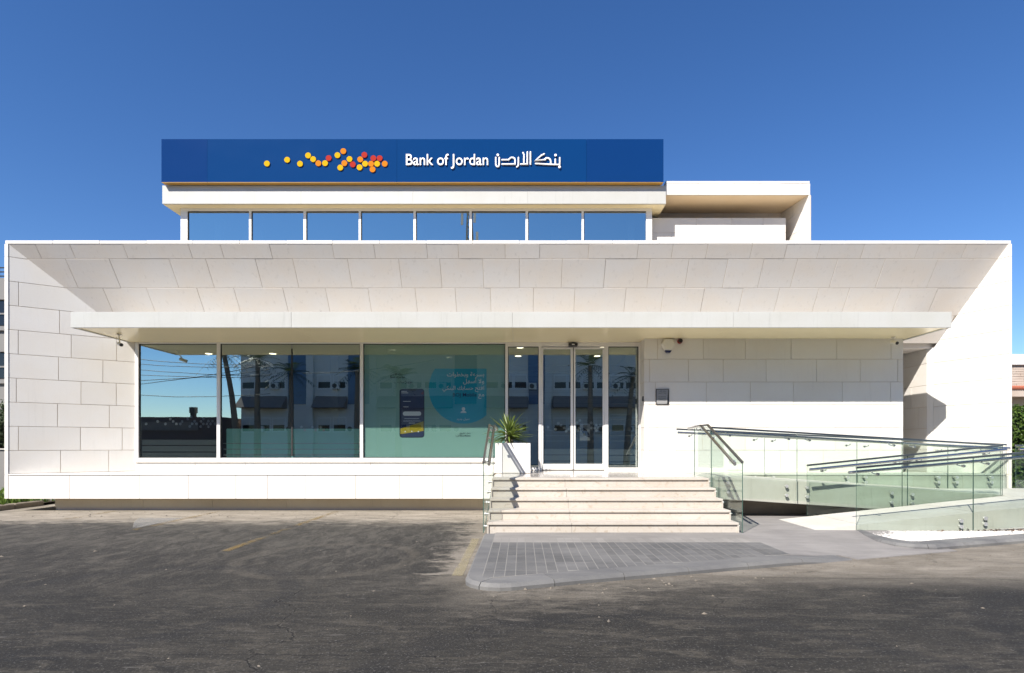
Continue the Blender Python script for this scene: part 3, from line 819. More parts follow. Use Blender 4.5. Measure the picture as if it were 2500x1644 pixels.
# shop window: frame and three panes
sW = F / DW
def wx(x): return (x - UX) / sW
def wz(y): return HC + (VY - y) / sW
FD0, FD1 = DW - .05, DW + .05
mb = MB()
ZSOF = 3.735
mb.box(wx(333), wx(341), FD0, FD1, .962, ZSOF); mb.box(wx(531.5), wx(539.5), FD0, FD1, 1.04, wz(840.2))
mb.box(wx(880), wx(887.6), FD0, FD1, 1.04, wz(840.2)); mb.box(wx(1233.7), wx(1240.3), FD0, FD1, .75, ZSOF)
mb.box(wx(341), wx(1233.7), FD0 + .002, FD1, wz(840), ZSOF); mb.box(wx(341), wx(1233.7), FD0 + .002, FD1, .962, wz(1118.5))
shop = obj("shop_window", mb, M['frame'], bank, bevel=.004)
mb = MB(); g = .014
for a, b in ((341, 531.5), (539.5, 880), (887.6, 1233.7)):
    for q in ((wx(a), wx(a)+g, wz(1118.5), wz(840)), (wx(b)-g, wx(b), wz(1118.5), wz(840))): mb.box(q[0], q[1], DW - .02, DW + .02, q[2], q[3])
    mb.box(wx(a)+g, wx(b)-g, DW - .02, DW + .02, wz(840) - g, wz(840)); mb.box(wx(a)+g, wx(b)-g, DW - .02, DW + .02, wz(1118.5), wz(1118.5) + g)
mb.box(wx(711), wx(714.5), DW - .006, DW + .03, wz(1114), wz(852))
sub("gasket", mb, M['rubber'], shop)
def pane(x0, x1, z0, z1, y, mat, parent, name="glass_pane"):
    m2 = MB(); m2.poly([(x0, y, z0), (x1, y, z0), (x1, y, z1), (x0, y, z1)])
    return sub(name, m2, mat, parent)
for a, b in ((341, 531.5), (539.5, 711.2), (714.3, 880), (887.6, 1233.7)):
    pane(wx(a), wx(b), wz(1118.5), wz(840), DW, M['clear_pane' if a > 885 else 'pane'], shop)
# entrance screen
mb = MB()
mb.box(wx(1315), wx(1322), FD0, FD1, .75, wz(841)); mb.box(wx(1475), wx(1484.4), FD0, FD1, .75, wz(841)); mb.box(wx(1558), wx(1566), FD0, FD1, .75, ZSOF)
mb.box(wx(1240.3), wx(1558), FD0 + .002, FD1, wz(847), ZSOF)
mb.box(wx(1240.3), wx(1315), FD0 + .003, FD1, .752, wz(1142)); mb.box(wx(1484.4), wx(1558), FD0 + .003, FD1, .752, wz(1142))
ent = obj("entrance_screen", mb, M['frame'], bank, bevel=.003)
mb = MB()
for a, b in ((1240.3, 1315), (1484.4, 1558)):
    mb.box(wx(a), wx(a)+g, DW-.02, DW+.02, wz(1142), wz(847)); mb.box(wx(b)-g, wx(b), DW-.02, DW+.02, wz(1142), wz(847))
    mb.box(wx(a)+g, wx(b)-g, DW-.02, DW+.02, wz(1142), wz(1142)+g); mb.box(wx(a)+g, wx(b)-g, DW-.02, DW+.02, wz(847)-g, wz(847))
mb.box(wx(1322), wx(1475), DW + .02, DW + .06, .752, .765)
sub("gasket", mb, M['rubber'], ent)
pane(wx(1240.3), wx(1315), wz(1142), wz(847), DW, M['pane'], ent); pane(wx(1484.4), wx(1558), wz(1142), wz(847), DW, M['pane'], ent)
for (a, b, ga, gb) in ((1322.3, 1398.8, 1326, 1393), (1400.6, 1474.7, 1404.5, 1471)):
    D0, D1 = DW - .03, DW + .02
    mb = MB(); zt, zb = wz(849), .768
    mb.box(wx(a), wx(ga), D0, D1, zb, zt); mb.box(wx(gb), wx(b), D0, D1, zb, zt)
    mb.box(wx(ga), wx(gb), D0, D1, zb, wz(1133)); mb.box(wx(ga), wx(gb), D0, D1, wz(853), zt)
    dr_ = obj("sliding_door", mb, M['frame'], bank, bevel=.003)
    pane(wx(ga), wx(gb), wz(1133), wz(853), DW - .005, M['pane'], dr_)
    m2 = MB(); e = wx(b) if a < 1399 else wx(a)
    m2.box(e - .006, e + .006, D0 + .006, D1 - .004, zb, zt - .003)
    sub("door_seal", m2, M['rubber'], dr_)
mb = MB(); mb.box(wx(1387.5), wx(1409), DW - .14, DW - .052, wz(847.5), wz(840))
ds = obj("door_sensor", mb, M['plastic_black'], bank, bevel=.008)
sub("sensor_lens", MB().box(wx(1395), wx(1401.5), DW - .143, DW - .1405, wz(845), wz(842.5)), M['frost_dot'], ds)

# interior
IN = M['room_wall']
mb = MB(); mb.box(-9.3, 2.9, DW + .06, 19.5, .60, .745)
obj("interior_floor", mb, M['room_floor'], bank)
mb = MB(); mb.box(-9.3, 2.9, DW + .12, 19.5, 3.765, 3.9)
ceil_ = obj("interior_ceiling", mb, M['room_wall'], bank)
mb = MB(); mb.box(-9.3, 2.9, 19.5, 19.7, .6, 3.9); mb.box(-9.4, -9.25, DW + .2, 19.5, .6, 3.9); mb.box(2.86, 3.0, DW + .1, 19.5, .6, 3.9)
mb.box(-5.2, -5.0, 15.6, 19.5, .745, 3.765); mb.box(-.6, -.4, 16.5, 19.5, .745, 3.765)
obj("interior_wall", mb, M['room_wall'], bank)
mb = MB(); mb.box(-8.6, -5.4, 16.8, 17.4, .745, 1.85); mb.box(-4.4, -1.2, 16.4, 17.0, .745, 1.85); mb.box(0.2, 1.6, 17.2, 17.8, .745, 1.8)
obj("service_counter", mb, M['room_dark'], bank)
for x, y in ((-.04, 14.25), (-.1, 15.6), (2.0, 14.25), (2.05, 15.6), (-8.3, 15.2), (-6.6, 15.2), (-3.3, 14.6), (-2.0, 15.8)):
    sub("downlight", MB().disc((x, y, 3.762), (0, 0, -1), .085, .006, 16), M['lamp'], ceil_)
# upper storey
DU, DV, DS = 16.0, 16.06, 15.84
DUW = DU / .98
sU = F / DUW
def ux(x): return (x - UX) / sU
def uz(y): return HC + (VY - y) / sU
fx0, fx1 = px(396, DU), px(1626, DU)
zf0, zf1 = pz(498, DU), 8.585
ro = obj("upper_roof", MB().box(fx0 + .03, fx1 - .03, DU + .03, 21.5, zf0 + .02, zf1), M['soffit'], bank)
fj = [fx0, px(735, DU), px(1008, DU), px(1288, DU), fx1]
for a, b in zip(fj[:-1], fj[1:]):
    sub("fascia_panel", MB().box(a + .001, b - .001, DU, DU + .05, zf0, zf1), M['white_metal'], ro, bevel=.003)
    sub("soffit_panel", MB().box(a + .002, b - .002, DU + .051, 21.4, zf0, zf0 + .02), M['soffit'], ro)
for a in (fx0, fx1 - .04): sub("fascia_panel", MB().box(a, a + .04, DU + .052, 21.5, zf0 + .001, zf1 - .001), M['white_metal'], ro)
mb = MB()
D0, D1 = DUW - .04, DUW + .06
zb = 5.42
def ub(a, b, z0=zb, z1=None): mb.box(ux(a), ux(b), D0, D1, z0, z1 or zf0 - .002)
ub(443, 459.5); ub(1577, 1591)
mul = [(609.4, 615), (742, 748.6), (876.6, 882), (1010, 1016), (1146.5, 1152), (1283, 1289), (1419.7, 1425)]
for a, b in mul: ub(a, b, zb + .1, uz(517) + .001)
mb.box(ux(459.5), ux(1577), D0 + .002, D1, uz(517), zf0 - .002); mb.box(ux(459.5), ux(1577), D0 + .002, D1, zb, zb + .1)
uw = obj("strip_window", mb, M['frame'], bank)
xs = [459.5] + [v for p in mul for v in p] + [1577]
gk = MB()
for a, b in zip(xs[0::2], xs[1::2]):
    pane(ux(a), ux(b), zb + .1, uz(517), DUW, M['upper_pane'], uw)
    gk.box(ux(a), ux(a) + .02, DUW - .02, DUW + .01, zb + .1, uz(517)); gk.box(ux(a) + .02, ux(b), DUW - .02, DUW + .01, uz(517) - .02, uz(517))
sub("gasket", gk, M['rubber'], uw)
mb = MB(); mb.box(ux(443) + .01, ux(443) + .15, D1, 21.3, zb, zf0 - .003); mb.box(ux(1591) - .15, ux(1591) - .01, D1, 21.3, zb, zf0 - .003); mb.box(ux(443) + .15, ux(1591) - .15, 21.1, 21.3, zb, zf0 - .003)
obj("upper_wall", mb, M['white_metal'], bank)
mb = MB(); ur_ = random.Random(4)
edges_u = [ux(v) for v in (459, 560, 612, 745, 800, 879, 940, 1013, 1090, 1149, 1286, 1350, 1422, 1500, 1540, 1577)]
for a, b in zip(edges_u[:-1], edges_u[1:]):
    y_ = ur_.choice((17.1, 17.35, 17.7, 18.3)); mb.box(a, b - .02, y_, y_ + .08, zb, ur_.choice((7.2, 7.5, 7.9)))
mb.box(ux(459), ux(1577), 18.9, 19.0, zb, 8.0)
for x_ in (505, 1015, 1540): mb.box(ux(x_), ux(x_ + 14), 16.75, 16.95, zb, 8.0)
obj("upper_partition", mb, simple("pale_partition", (0.60, 0.60, 0.57), .8), bank)
# right roof terrace volume
tz0, tz1 = pz(476, DV), pz(443, DV)
tx1 = px(1978, DV)
panelled("terrace_fascia", bank, (0, DV, 0), (1, 0, 0), (0, 0, 1), (0, -1, 0), [(4.03, tz0), (tx1, tz0), (tx1, tz1 - .05), (4.03, tz1 - .05)],
         [(tz0 - .01, tz1 - .05, [px(x, DV) for x in (1705, 1793, 1855, 1909, 1961)])], M['stone'], gap=.006)
M['terrace'] = stone('tan_bounce', (0.74, 0.60, 0.42), (0.70, 0.55, 0.37), rough=.9)  # stone underside; warm bounce off the roof is put into its tan colour
obj("terrace_roof", MB().box(4.03, tx1 - .03, DV + .07, 21.6, tz0 + .003, tz1 - .06), M['terrace'], bank)
obj("terrace_coping", MB().box(4.03, tx1 - .02, DV - .01, 21.7, tz1 - .048, tz1), M['stone'], bank)
DR2 = DV * 612 / 567
xi0, xi1, dv2 = px(1975, DV), px(1906, DR2), DR2
DPAR = DV * 17.6 / 17
uvec = Vector((xi1 - xi0, dv2 - DV, 0)); ulen = uvec.length; uvec /= ulen
panelled("terrace_pier", bank, (xi0, DV + .012, 0), uvec, (0, 0, 1), Vector((-uvec.y, uvec.x, 0)), [(0, 5.42), (ulen * 1.0, 5.42), (ulen * 1.0, tz0), (0, tz0)],
         [(5.42 + .52 * k, 5.42 + .52 * (k + 1), [.7 if k % 2 else 1.1]) for k in range(7)], M['stone'], gap=.006)
mb = MB(); mb.box(xi0 + .012, tx1 + .002, DV + .001, 21.6, 5.42, tz0); mb.box(3.72, tx1 - .1, dv2, dv2 + .15, 5.42, tz0 + .002)
obj("terrace_wall", mb, M['stone_warm'], bank)
bw1 = px(1918, DPAR)
zbal = pz(532.4, DPAR)
panelled("terrace_parapet", bank, (0, DPAR, 0), (1, 0, 0), (0, 0, 1), (0, -1, 0), [(3.72, 5.42), (bw1, 5.42), (bw1, zbal), (3.72, zbal)],
         [(zbal - .43, zbal, [px(x, DPAR) for x in (1700, 1786, 1863)]), (zbal - .94, zbal - .43, [px(x, DPAR) for x in (1640, 1720, 1830)]), (5.4, zbal - .94, [6.5])], M['stone'], gap=.006, back=.14)

# ------------------------------------------------------------------ roof sign
sx0, sx1 = px(394, DS), px(1620, DS)
sz0, sz1 = pz(446, DS), pz(340, DS)
sign = thing("roof_sign", "long blue rooftop sign with coloured dots and white bilingual bank lettering", "sign", ((sx0 + sx1)/2, DS, sz0))
obj("sign_box", MB().box(sx0 + .03, sx1 - .03, DS + .04, DS + .42, sz0 + .02, sz1 - .02), simple("sign_case", (.02, .05, .16), .4), sign)
sj = [sx0, px(506, DS), px(969, DS), px(1432, DS), sx1]
for a, b in zip(sj[:-1], sj[1:]):
    obj("sign_panel", MB().box(a + .002, b - .002, DS, DS + .04, sz0 + .012, sz1), M['sign'], sign)
    obj("edge_strip", MB().box(a + .004, b - .004, DS + .002, DS + .155, sz0, sz0 + .0115), M['gold'], sign)
DT = DS - .028
dots = [("y",950,278),("y",1123,246),("y",1233,280),("y",1302,209),("y",1345,241),("o",1390,276),("y",1447,275),("r",1478,232),("y",1553,207),("o",1603,172),("y",1656,240),("o",1612,275),
        ("r",1684,286),("y",1577,313),("o",1748,243),("r",1783,204),("r",1860,233),("r",1914,233),("y",1789,280),("o",1840,280),("y",1892,280),("o",1957,280),("y",1742,311),("o",1853,328)]
for k, (c, x, y) in enumerate(dots):
    xx, yy = 380 + x / 3.5, 320 + y / 3.5
    p = P(xx, yy, DT)
    obj("dot", MB().disc((p[0], DT - .0004 * (k % 3), p[2]), (0, 1, 0), .0795, .022, 24), M[{"y": 'yellow', "o": 'orange', "r": 'disc_red'}[c]], sign)

AR = {'ا': "FE8D FE8E", 'أ': "FE83 FE84", 'آ': "FE81 FE82", 'ب': "FE8F FE90 FE91 FE92", 'ة': "FE93 FE94", 'ت': "FE95 FE96 FE97 FE98", 'ج': "FE9D FE9E FE9F FEA0", 'ح': "FEA1 FEA2 FEA3 FEA4",
      'خ': "FEA5 FEA6 FEA7 FEA8", 'د': "FEA9 FEAA", 'ر': "FEAD FEAE", 'س': "FEB1 FEB2 FEB3 FEB4", 'ط': "FEC1 FEC2 FEC3 FEC4", 'ع': "FEC9 FECA FECB FECC", 'ف': "FED1 FED2 FED3 FED4",
      'ق': "FED5 FED6 FED7 FED8", 'ك': "FED9 FEDA FEDB FEDC", 'ل': "FEDD FEDE FEDF FEE0", 'م': "FEE1 FEE2 FEE3 FEE4", 'ن': "FEE5 FEE6 FEE7 FEE8", 'ه': "FEE9 FEEA FEEB FEEC",
      'و': "FEED FEEE", 'ي': "FEF1 FEF2 FEF3 FEF4", '١': "FEFB FEFC", '٢': "FEF7 FEF8", '٣': "FEF5 FEF6"}
def arabic(t):
    t = t.replace('لا', '١').replace('لأ', '٢').replace('لآ', '٣')
    out = []
    for i, ch in enumerate(t):
        if ch not in AR: out.append(ch); continue
        fm = [chr(int(c, 16)) for c in AR[ch].split()]
        pj = i > 0 and t[i-1] in AR and len(AR[t[i-1]].split()) == 4
        nj = i < len(t) - 1 and t[i+1] in AR and len(fm) == 4
        out.append(fm[3] if pj and nj else fm[1] if pj else fm[2] if nj else fm[0])
    return "".join(reversed(out))
def text_mesh(body, x0, x1, z0, y, height=None, extrude=0.0, offset=0.0):
    """flat text facing -Y, stretched to span x0..x1, base line at z0"""
    cu = bpy.data.curves.new("text_source", 'FONT'); cu.body = body; cu.extrude = extrude; cu.offset = offset; cu.resolution_u = 4
    o = bpy.data.objects.new("text_source", cu); COL.objects.link(o)
    dg = bpy.context.evaluated_depsgraph_get()
    me = bpy.data.meshes.new_from_object(o.evaluated_get(dg))
    bpy.data.objects.remove(o)
    v = [tuple(p.co) for p in me.vertices]; f = [tuple(p.vertices) for p in me.polygons]
    bpy.data.meshes.remove(me)
    mb = MB()
    if not v: return mb
    a, b = min(p[0] for p in v), max(p[0] for p in v)
    s = (x1 - x0) / (b - a)
    sz = s if height is None else height
    mb.v = [(x0 + (p[0]-a)*s, y - p[2], z0 + p[1]*sz) for p in v]; mb.f = f; mb.m = [0] * len(f)
    return mb
def islands(mb):
    par = list(range(len(mb.v)))
    def fd(a):
        while par[a] != a: par[a] = par[par[a]]; a = par[a]
        return a
    # weld coincident points first
    key = {}
    for i, p in enumerate(mb.v):
        k = (round(p[0], 4), round(p[1], 4), round(p[2], 4))
        if k in key: par[fd(i)] = fd(key[k])
        else: key[k] = i
    for f in mb.f:
        r = fd(f[0])
        for i in f[1:]: par[fd(i)] = r
    grp = {}
    for f in mb.f: grp.setdefault(fd(f[0]), []).append(f)
    res = []
    for fs in grp.values():
        m2 = MB(); mp = {}
        for f in fs:
            q = []
            for i in f:
                if i not in mp: mp[i] = len(m2.v); m2.v.append(mb.v[i])
                q.append(mp[i])
            m2.f.append(tuple(q)); m2.m.append(0)
        res.append(m2)
    return res
lt_ = text_mesh("Bank of Jordan", px(991.2, DT), px(1191.8, DT), pz(403.5, DT), DT, height=(27.2 * DT / F) / 0.70, extrude=.012, offset=.005)
for m2 in islands(lt_): obj("letter", m2, M['white_paint'], sign)
def zc(x, y): return (px(950 + x / 3.4, DT), DT, pz(320 + y / 3.4, DT))
strokes = [[(886,222),(886,278),(893,295),(902,299),(911,293),(915,280),(915,222)], [(902,201),(902,204)],
           [(938,241),(992,241),(1004,228),(1014,222),(1030,222),(1042,230),(1046,245),(1046,277),(938,277)],
           [(1074,222),(1074,280),(1070,293),(1060,300)],
           [(1174,176),(1174,278)], [(1148,176),(1148,277),(1093,277)], [(1112,182),(1119,196),(1119,268)],
           [(1288,192),(1262,205),(1216,246),(1298,240)], [(1290,238),(1304,226),(1322,226),(1336,236),(1342,250),(1342,276)],
           [(1216,272),(1300,277),(1380,281),(1417,281),(1417,224)], [(1380,236),(1380,276)], [(1381,203),(1381,207)], [(1414,300),(1414,304)]]
for s_ in strokes:
    pts = [zc(*p) for p in s_]
    dot = len(s_) == 2 and abs(s_[0][1] - s_[1][1]) < 6
    m2 = MB()
    if dot: m2.disc((pts[0][0], DT - .02, pts[0][2]), (0, 1, 0), .034, .04, 16)
    else:
        m2.tube(pts, .0225, 10, flat=.75)
        for e in (pts[0], pts[-1]): m2.ball(e, .0221, 10, 6, sc=(1, .7, 1))
    obj("letter", m2, M['white_paint'], sign, smooth=True)

# ------------------------------------------------------------------ window graphics
DG = DW + .012
def flat(pts, d): # pts in photo px on plane d (polygon facing the camera)
    m2 = MB(); w = [P(x, y, d) for x, y in pts]
    a = sum(w[i][0]*w[(i+1) % len(w)][2] - w[(i+1) % len(w)][0]*w[i][2] for i in range(len(w)))
    m2.poly(w if a > 0 else w[::-1]); return m2
def rect(x0, y0, x1, y1, d): return flat([(x0, y0), (x1, y0), (x1, y1), (x0, y1)], d)
def rrect(x0, y0, x1, y1, r, d, n=6):
    pts = []
    for cx, cy, a0 in ((x1-r, y0+r, -90), (x1-r, y1-r, 0), (x0+r, y1-r, 90), (x0+r, y0+r, 180)):
        for k in range(n + 1):
            a = math.radians(a0 + 90 * k / n); pts.append((cx + r*math.cos(a), cy + r*math.sin(a)))
    return flat(pts, d)
def circ(cx, cy, r, d, n=20): return flat([(cx + r*math.cos(2*math.pi*k/n), cy + r*math.sin(2*math.pi*k/n)) for k in range(n)], d)
def zm(x, y): return (920 + x / 7.825, 890 + y / 7.825)

poster = thing("window_poster", "green window poster with a big phone and teal disc of white writing", "poster", P(1060, 1118, DG))
obj("poster_film", rect(888.5, 841, 1233, 1118, DG), M['film_poster'], poster)
D1_, D2_, D3_ = DG - .002, DG - .004, DG - .006
# teal disc cut by straight top and right edges
cxp, cyp = zm(1660, 465); rp = (1660 - 992) / 7.825
pts = [(cxp + rp*math.cos(math.radians(a)), cyp + rp*math.sin(math.radians(a))) for a in range(0, 360, 4)]
(xr_, yt_) = zm(2095, 82)
tp = [(min(x, xr_), max(y, yt_)) for x, y in pts] + []
tp2 = clip(ccw(pts), ccw([(0, yt_), (xr_, yt_), (xr_, 3000), (0, 3000)]))
cr_ = zm(2095, 82)
def withcorner(poly):
    # the print fills the upper right corner square
    out = [p for p in poly if not (p[0] > cxp and p[1] < cyp)]
    k = max(range(len(out)), key=lambda i: (out[i][1] <= yt_ + .5) * 1000 + out[i][0])
    return out
low = [(cxp + rp*math.cos(math.radians(a)), cyp + rp*math.sin(math.radians(a))) for a in range(50, 241, 5)]
low = [p for p in low if p[0] <= xr_ and p[1] >= yt_]
tl = (cxp - math.sqrt(max(0, rp*rp - (cyp - yt_)**2)), yt_); rb = (xr_, cyp + math.sqrt(max(0, rp*rp - (xr_ - cxp)**2)))
obj("poster_disc", flat([rb] + low + [tl, (xr_, yt_)], D1_), M['film_blue'], poster)
def ptext(body, xa, xb, yb, d, mat, hpx=None, name="lettering"):
    (x0, y0), (x1, _) = zm(xa, yb), zm(xb, yb)
    m2 = text_mesh(body, px(x0, d), px(x1, d), pz(y0, d), d, offset=.008)
    obj(name, m2, mat, poster)
ptext(arabic("بسرعة وبخطوات"), 1342, 2050, 228, D2_, M['print_white'])
ptext(arabic("ولا أسهل"), 1648, 2050, 358, D2_, M['print_white'])
ptext(arabic("افتح حسابك البنكي"), 1255, 2050, 485, D2_, M['print_white'])
ptext(arabic("مع"), 1938, 2050, 612, D2_, M['print_white'])
ptext("BOJ Mobile", 1452, 1908, 615, D2_, M['print_navy'])
ptext(arabic("عميل جديد"), 1525, 1780, 1062, D2_, M['print_white'])
ptext(arabic("بنك الاردن"), 258, 485, 205, D2_, M['print_dark'])
ptext("Bank of Jordan", 258, 540, 262, D2_, M['print_dark'])
ptext(arabic("حمل تطبيق"), 1580, 1790, 1325, D2_, M['print_dark'])
ptext("BOJ Mobile", 1595, 1790, 1378, D2_, M['print_dark']); ptext(arabic("الآن!"), 1505, 1585, 1378, D2_, M['print_dark'])
mk = MB()
for k, (c, x, y) in enumerate(dots):
    a = circ(*zm(345 + (x - 950) * .325, 362 - (300 - y) * .33), .95, D2_ - .0002 * (k % 3), 8); n0 = len(mk.v); mk.v += a.v; mk.f += [tuple(i + n0 for i in f) for f in a.f]; mk.m += a.m
obj("dot_emblem", mk, M['print_dark'], poster)
pi = MB()
for a in (circ(*zm(1655, 852), 4.3, D2_), flat([zm(1595, 928), zm(1605, 905), zm(1630, 888), zm(1655, 884), zm(1680, 888), zm(1705, 905), zm(1715, 928)], D2_)):
    n0 = len(pi.v); pi.v += a.v; pi.f += [tuple(i + n0 for i in f) for f in a.f]; pi.m += a.m
obj("person_icon", pi, M['print_white'], poster)
ph = obj("phone_picture", rrect(*zm(433, 468), *zm(908, 1400), 7, D1_), M['print_dark'], poster)
sub("phone_screen", rrect(*zm(447, 484), *zm(893, 1385), 5.5, D2_), M['print_screen'], ph)
sub("phone_notch", rrect(*zm(597, 482), *zm(748, 508), 1.4, D3_), M['print_dark'], ph)
sub("yellow_shape", flat([zm(450, 1228), zm(892, 1085), zm(892, 1275), zm(450, 1332)], D3_), M['print_yellow'], ph)
sub("red_shape", flat([zm(835, 560), zm(893, 510), zm(893, 580)], D3_), M['print_red'], ph)
sub("button_shape", rrect(*zm(497, 900), *zm(847, 982), 5, D3_), M['print_white'], ph)
m2 = MB()
for (a, b, c, d) in ((470, 512, 575, 522), (470, 540, 600, 550), (500, 703, 645, 712), (508, 808, 605, 818), (525, 1034, 810, 1042), (505, 1078, 835, 1086), (610, 1116, 730, 1126)):
    q = rect(*zm(a, b), *zm(c, d), D3_); n0 = len(m2.v); m2.v += q.v; m2.f += [tuple(i + n0 for i in f) for f in q.f]; m2.m += q.m
for cx_, cy_ in ((542, 1283), (668, 1280), (795, 1285)):
    q = circ(*zm(cx_, cy_), 1.7, D3_ - .001, 10); n0 = len(m2.v); m2.v += q.v; m2.f += [tuple(i + n0 for i in f) for f in q.f]; m2.m += q.m
sub("screen_print", m2, M['print_white'], ph)

def sticker(name, label, parts, loc):
    t = thing(name, label, "window sticker", loc)
    for nm, m2, mt in parts: obj(nm, m2, mt, t)
    return t
zz = lambda x, y: (300 + x / 3.967, 800 + y / 3.967)
sticker("window_film", "teal frosted band across the foot of the second window pane", [("film_band", rect(553, 1047, 879, 1118, DG), M['film_teal'])] +
        [("film_stripe", rect(545, y, 879, y + h, DG - .003), M['frost']) for y, h in ((1082, 2.2), (1096, 2.2), (1109, 4))], P(716, 1118, DG))
sticker("window_film", "grey frosted bands at the foot of the first window pane by the splayed wall", [("film_band", rect(347, y0, 531, y1, DG), M['frost']) for y0, y1 in ((1074, 1087), (1089, 1103), (1105, 1118))], P(440, 1118, DG))
dl = [(225,934),(338,909),(412,934),(459,886),(487,909),(518,934),(557,934),(573,909),(629,886),(661,863),(648,958),(671,934),(694,907),(711,934),(753,958),(757,909),(779,885),(779,934),(815,934),(828,907),(848,934),(867,907),(893,934),(828,960)]
t = thing("dot_decal", "scattered white frosted dots on the first window pane", "window sticker", P(440, 1035, DG), "frosted dot decals on the glass")
for x, y in dl: obj("dot", circ(*zz(x, y), 3.3, DG - .002, 14), M['frost_dot'], t)
t = thing("dot_decal", "short zigzag of frosted dots on the second window pane", "window sticker", P(765, 1045, DG), "frosted dot decals on the glass")
for x, y in ((1730,963),(1762,993),(1836,963),(1866,993),(1916,967),(1945,996)): obj("dot", circ(*zz(x, y), 3.1, DG - .004, 14), M['frost_dot'], t)
zd = lambda x, y: (1300 + x / 7.823, 960 + y / 7.823)
DD = DW + .006
t = thing("dot_decal", "frosted dots running across the two sliding door leaves", "window sticker", P(1400, 1040, DD), "frosted dot decals on the glass")
for x, y in ((295,648),(195,740),(440,692),(494,580),(546,618),(608,666),(643,728),(690,688),(903,522),(853,565),(955,615),(1077,617),(863,710),(900,665),(1068,710),(1121,570),(1119,664),(1187,668),(1220,612),(1254,662),(1292,612),(1223,718)):
    obj("dot", circ(*zd(x, y), 3.5, DD, 14), M['frost_dot'], t)
sb = []
for a, b in ((1327, 1393), (1405, 1470.5)):
    sb += [("film_band", rect(a, y0, b, y1, DD + .002), M['frost']) for y0, y1 in ((1096.5, 1110), (1112, 1125), (1127, 1133))]
for a, b in ((1485, 1557.5),):
    sb += [("film_band", rect(a, y0, b, y1, DD + .002), M['frost']) for y0, y1 in ((1097.5, 1111), (1113, 1127), (1129, 1142))]
sticker("window_film", "grey frosted bands along the foot of the entrance doors", sb, P(1440, 1133, DD))
st_ = []
for a, b in ((1241, 1314.5), (1327, 1393), (1405, 1470.5), (1485, 1557.5)):
    for k in range(15): st_.append(("film_stripe", rect(a, 893 + 13.1 * k, b, 894.6 + 13.1 * k, DD + .003), M['stripe']))
sticker("window_film", "thin horizontal frosted stripes over the whole entrance glazing", st_, P(1400, 1090, DD))
# notice hanging inside the right leaf
t = thing("notice", "white advertising notice with coloured picture behind the right door leaf", "notice", P(1428, 1077, DW + .15))
obj("notice_sheet", rect(1415.5, 1035, 1440, 1076, DW + .15), M['print_white'], t)
obj("notice_picture", flat([(1416, 1045), (1424, 1045), (1432, 1050), (1440, 1062), (1440, 1069), (1432, 1066), (1425, 1062)], DW + .146), M['print_navy'], t)
obj("notice_picture", flat([(1424, 1058), (1428, 1055), (1429, 1063), (1425, 1064)], DW + .143), M['print_yellow'], t)

# ------------------------------------------------------------------ steps and landing
steps = thing("entrance_steps", "five beige marble steps up to the bank entrance", "steps", (1.4, 8.75, 0))
D0S, TD, RH = 8.75, .3475, .15
XA, XB, XM = -.53, 3.318, .765
for k in range(5):
    d = D0S + TD * k; z = RH * (k + 1)
    for a, b in ((XA, XM), (XM, XB)):
        obj("riser", MB().box(a + .002 + (.012 if a == XA else 0), b - .002 - (.012 if b == XB else 0), d + .028, d + .09, z - RH + (.001 if k else -.05), z - .0415), M['step'], steps)
        deep = TD + .10 if k < 4 else .42
        obj("tread", MB().box(a + .0015, b - .0015, d, d + deep, z - .036, z), M['step'], steps, bevel=.005)
    obj("shade_strip", MB().box(XA + .014, XB - .014, d + .045, d + .30, z - .0445, z - .0365), M['rubber'], steps)  # black strip stands in for the shade line under each tread
    obj("step_end", MB().box(XA - .001, XA + .024, d + .006, d + TD - .002, z - RH - (0.1 if k == 0 else 0), z - .0375), M['step'], steps)
    obj("step_end", MB().box(XB - .024, XB + .001, d + .006, d + TD - .002, z - RH - (0.1 if k == 0 else 0), z - .0375), M['step'], steps)
obj("step_core", MB().box(XA + .05, XB - .05, D0S + .35, 13.3, -.1, .12), M['concrete'], steps)
land = thing("landing", "polished cream marble landing outside the sliding doors", "landing", (1.4, 12, .75))
yl = D0S + 4*TD + .42
obj("landing_core", MB().box(XA, 3.36, yl + .004, DW + .05, -.1, .722), M['concrete'], land)
for a, b in ((XA, .43), (.43, 1.40), (1.40, 2.36), (2.36, 3.36)):
    for c, d in ((yl + .001, 11.55), (11.55, 12.5), (12.5, DW + .07)):
        obj("landing_slab", MB().box(a + .001, b - .001, c + .001, d - .001, .723, .75), M['landing'], land)

# ------------------------------------------------------------------ ramp
ramp_t = thing("access_ramp", "pale concrete switchback access ramp with glass sides right of the steps", "ramp", (6.5, 10.5, 0))
ZPL = .43
def zu(x): return .747 if x < 3.9 else max(ZPL, .747 - (x - 3.9) * (.747 - ZPL) / 4.8)
def zl(x): return max(0.0, min(ZPL, (x - 4.62) * ZPL / 4.05))
mb = MB()
xs_ = [3.365, 3.9, 5.05, 6.98, 8.7]
for a, b in zip(xs_[:-1], xs_[1:]):
    m2 = MB(); n0 = 0
    za, zb_ = zu(a), zu(b)
    pts = [(a + .002, 10.58, za - .42), (b - .002, 10.58, zb_ - .42), (b - .002, 10.58, zb_), (a + .002, 10.58, za)]
    m2.prism(pts, (0, 1.515, 0))
    obj("ramp_slab", m2, M['concrete'], ramp_t, bevel=.006)
obj("ramp_support", MB().box(3.4, 8.7, 11.2, 11.9, -.1, .36 - .05), M['under'], ramp_t)
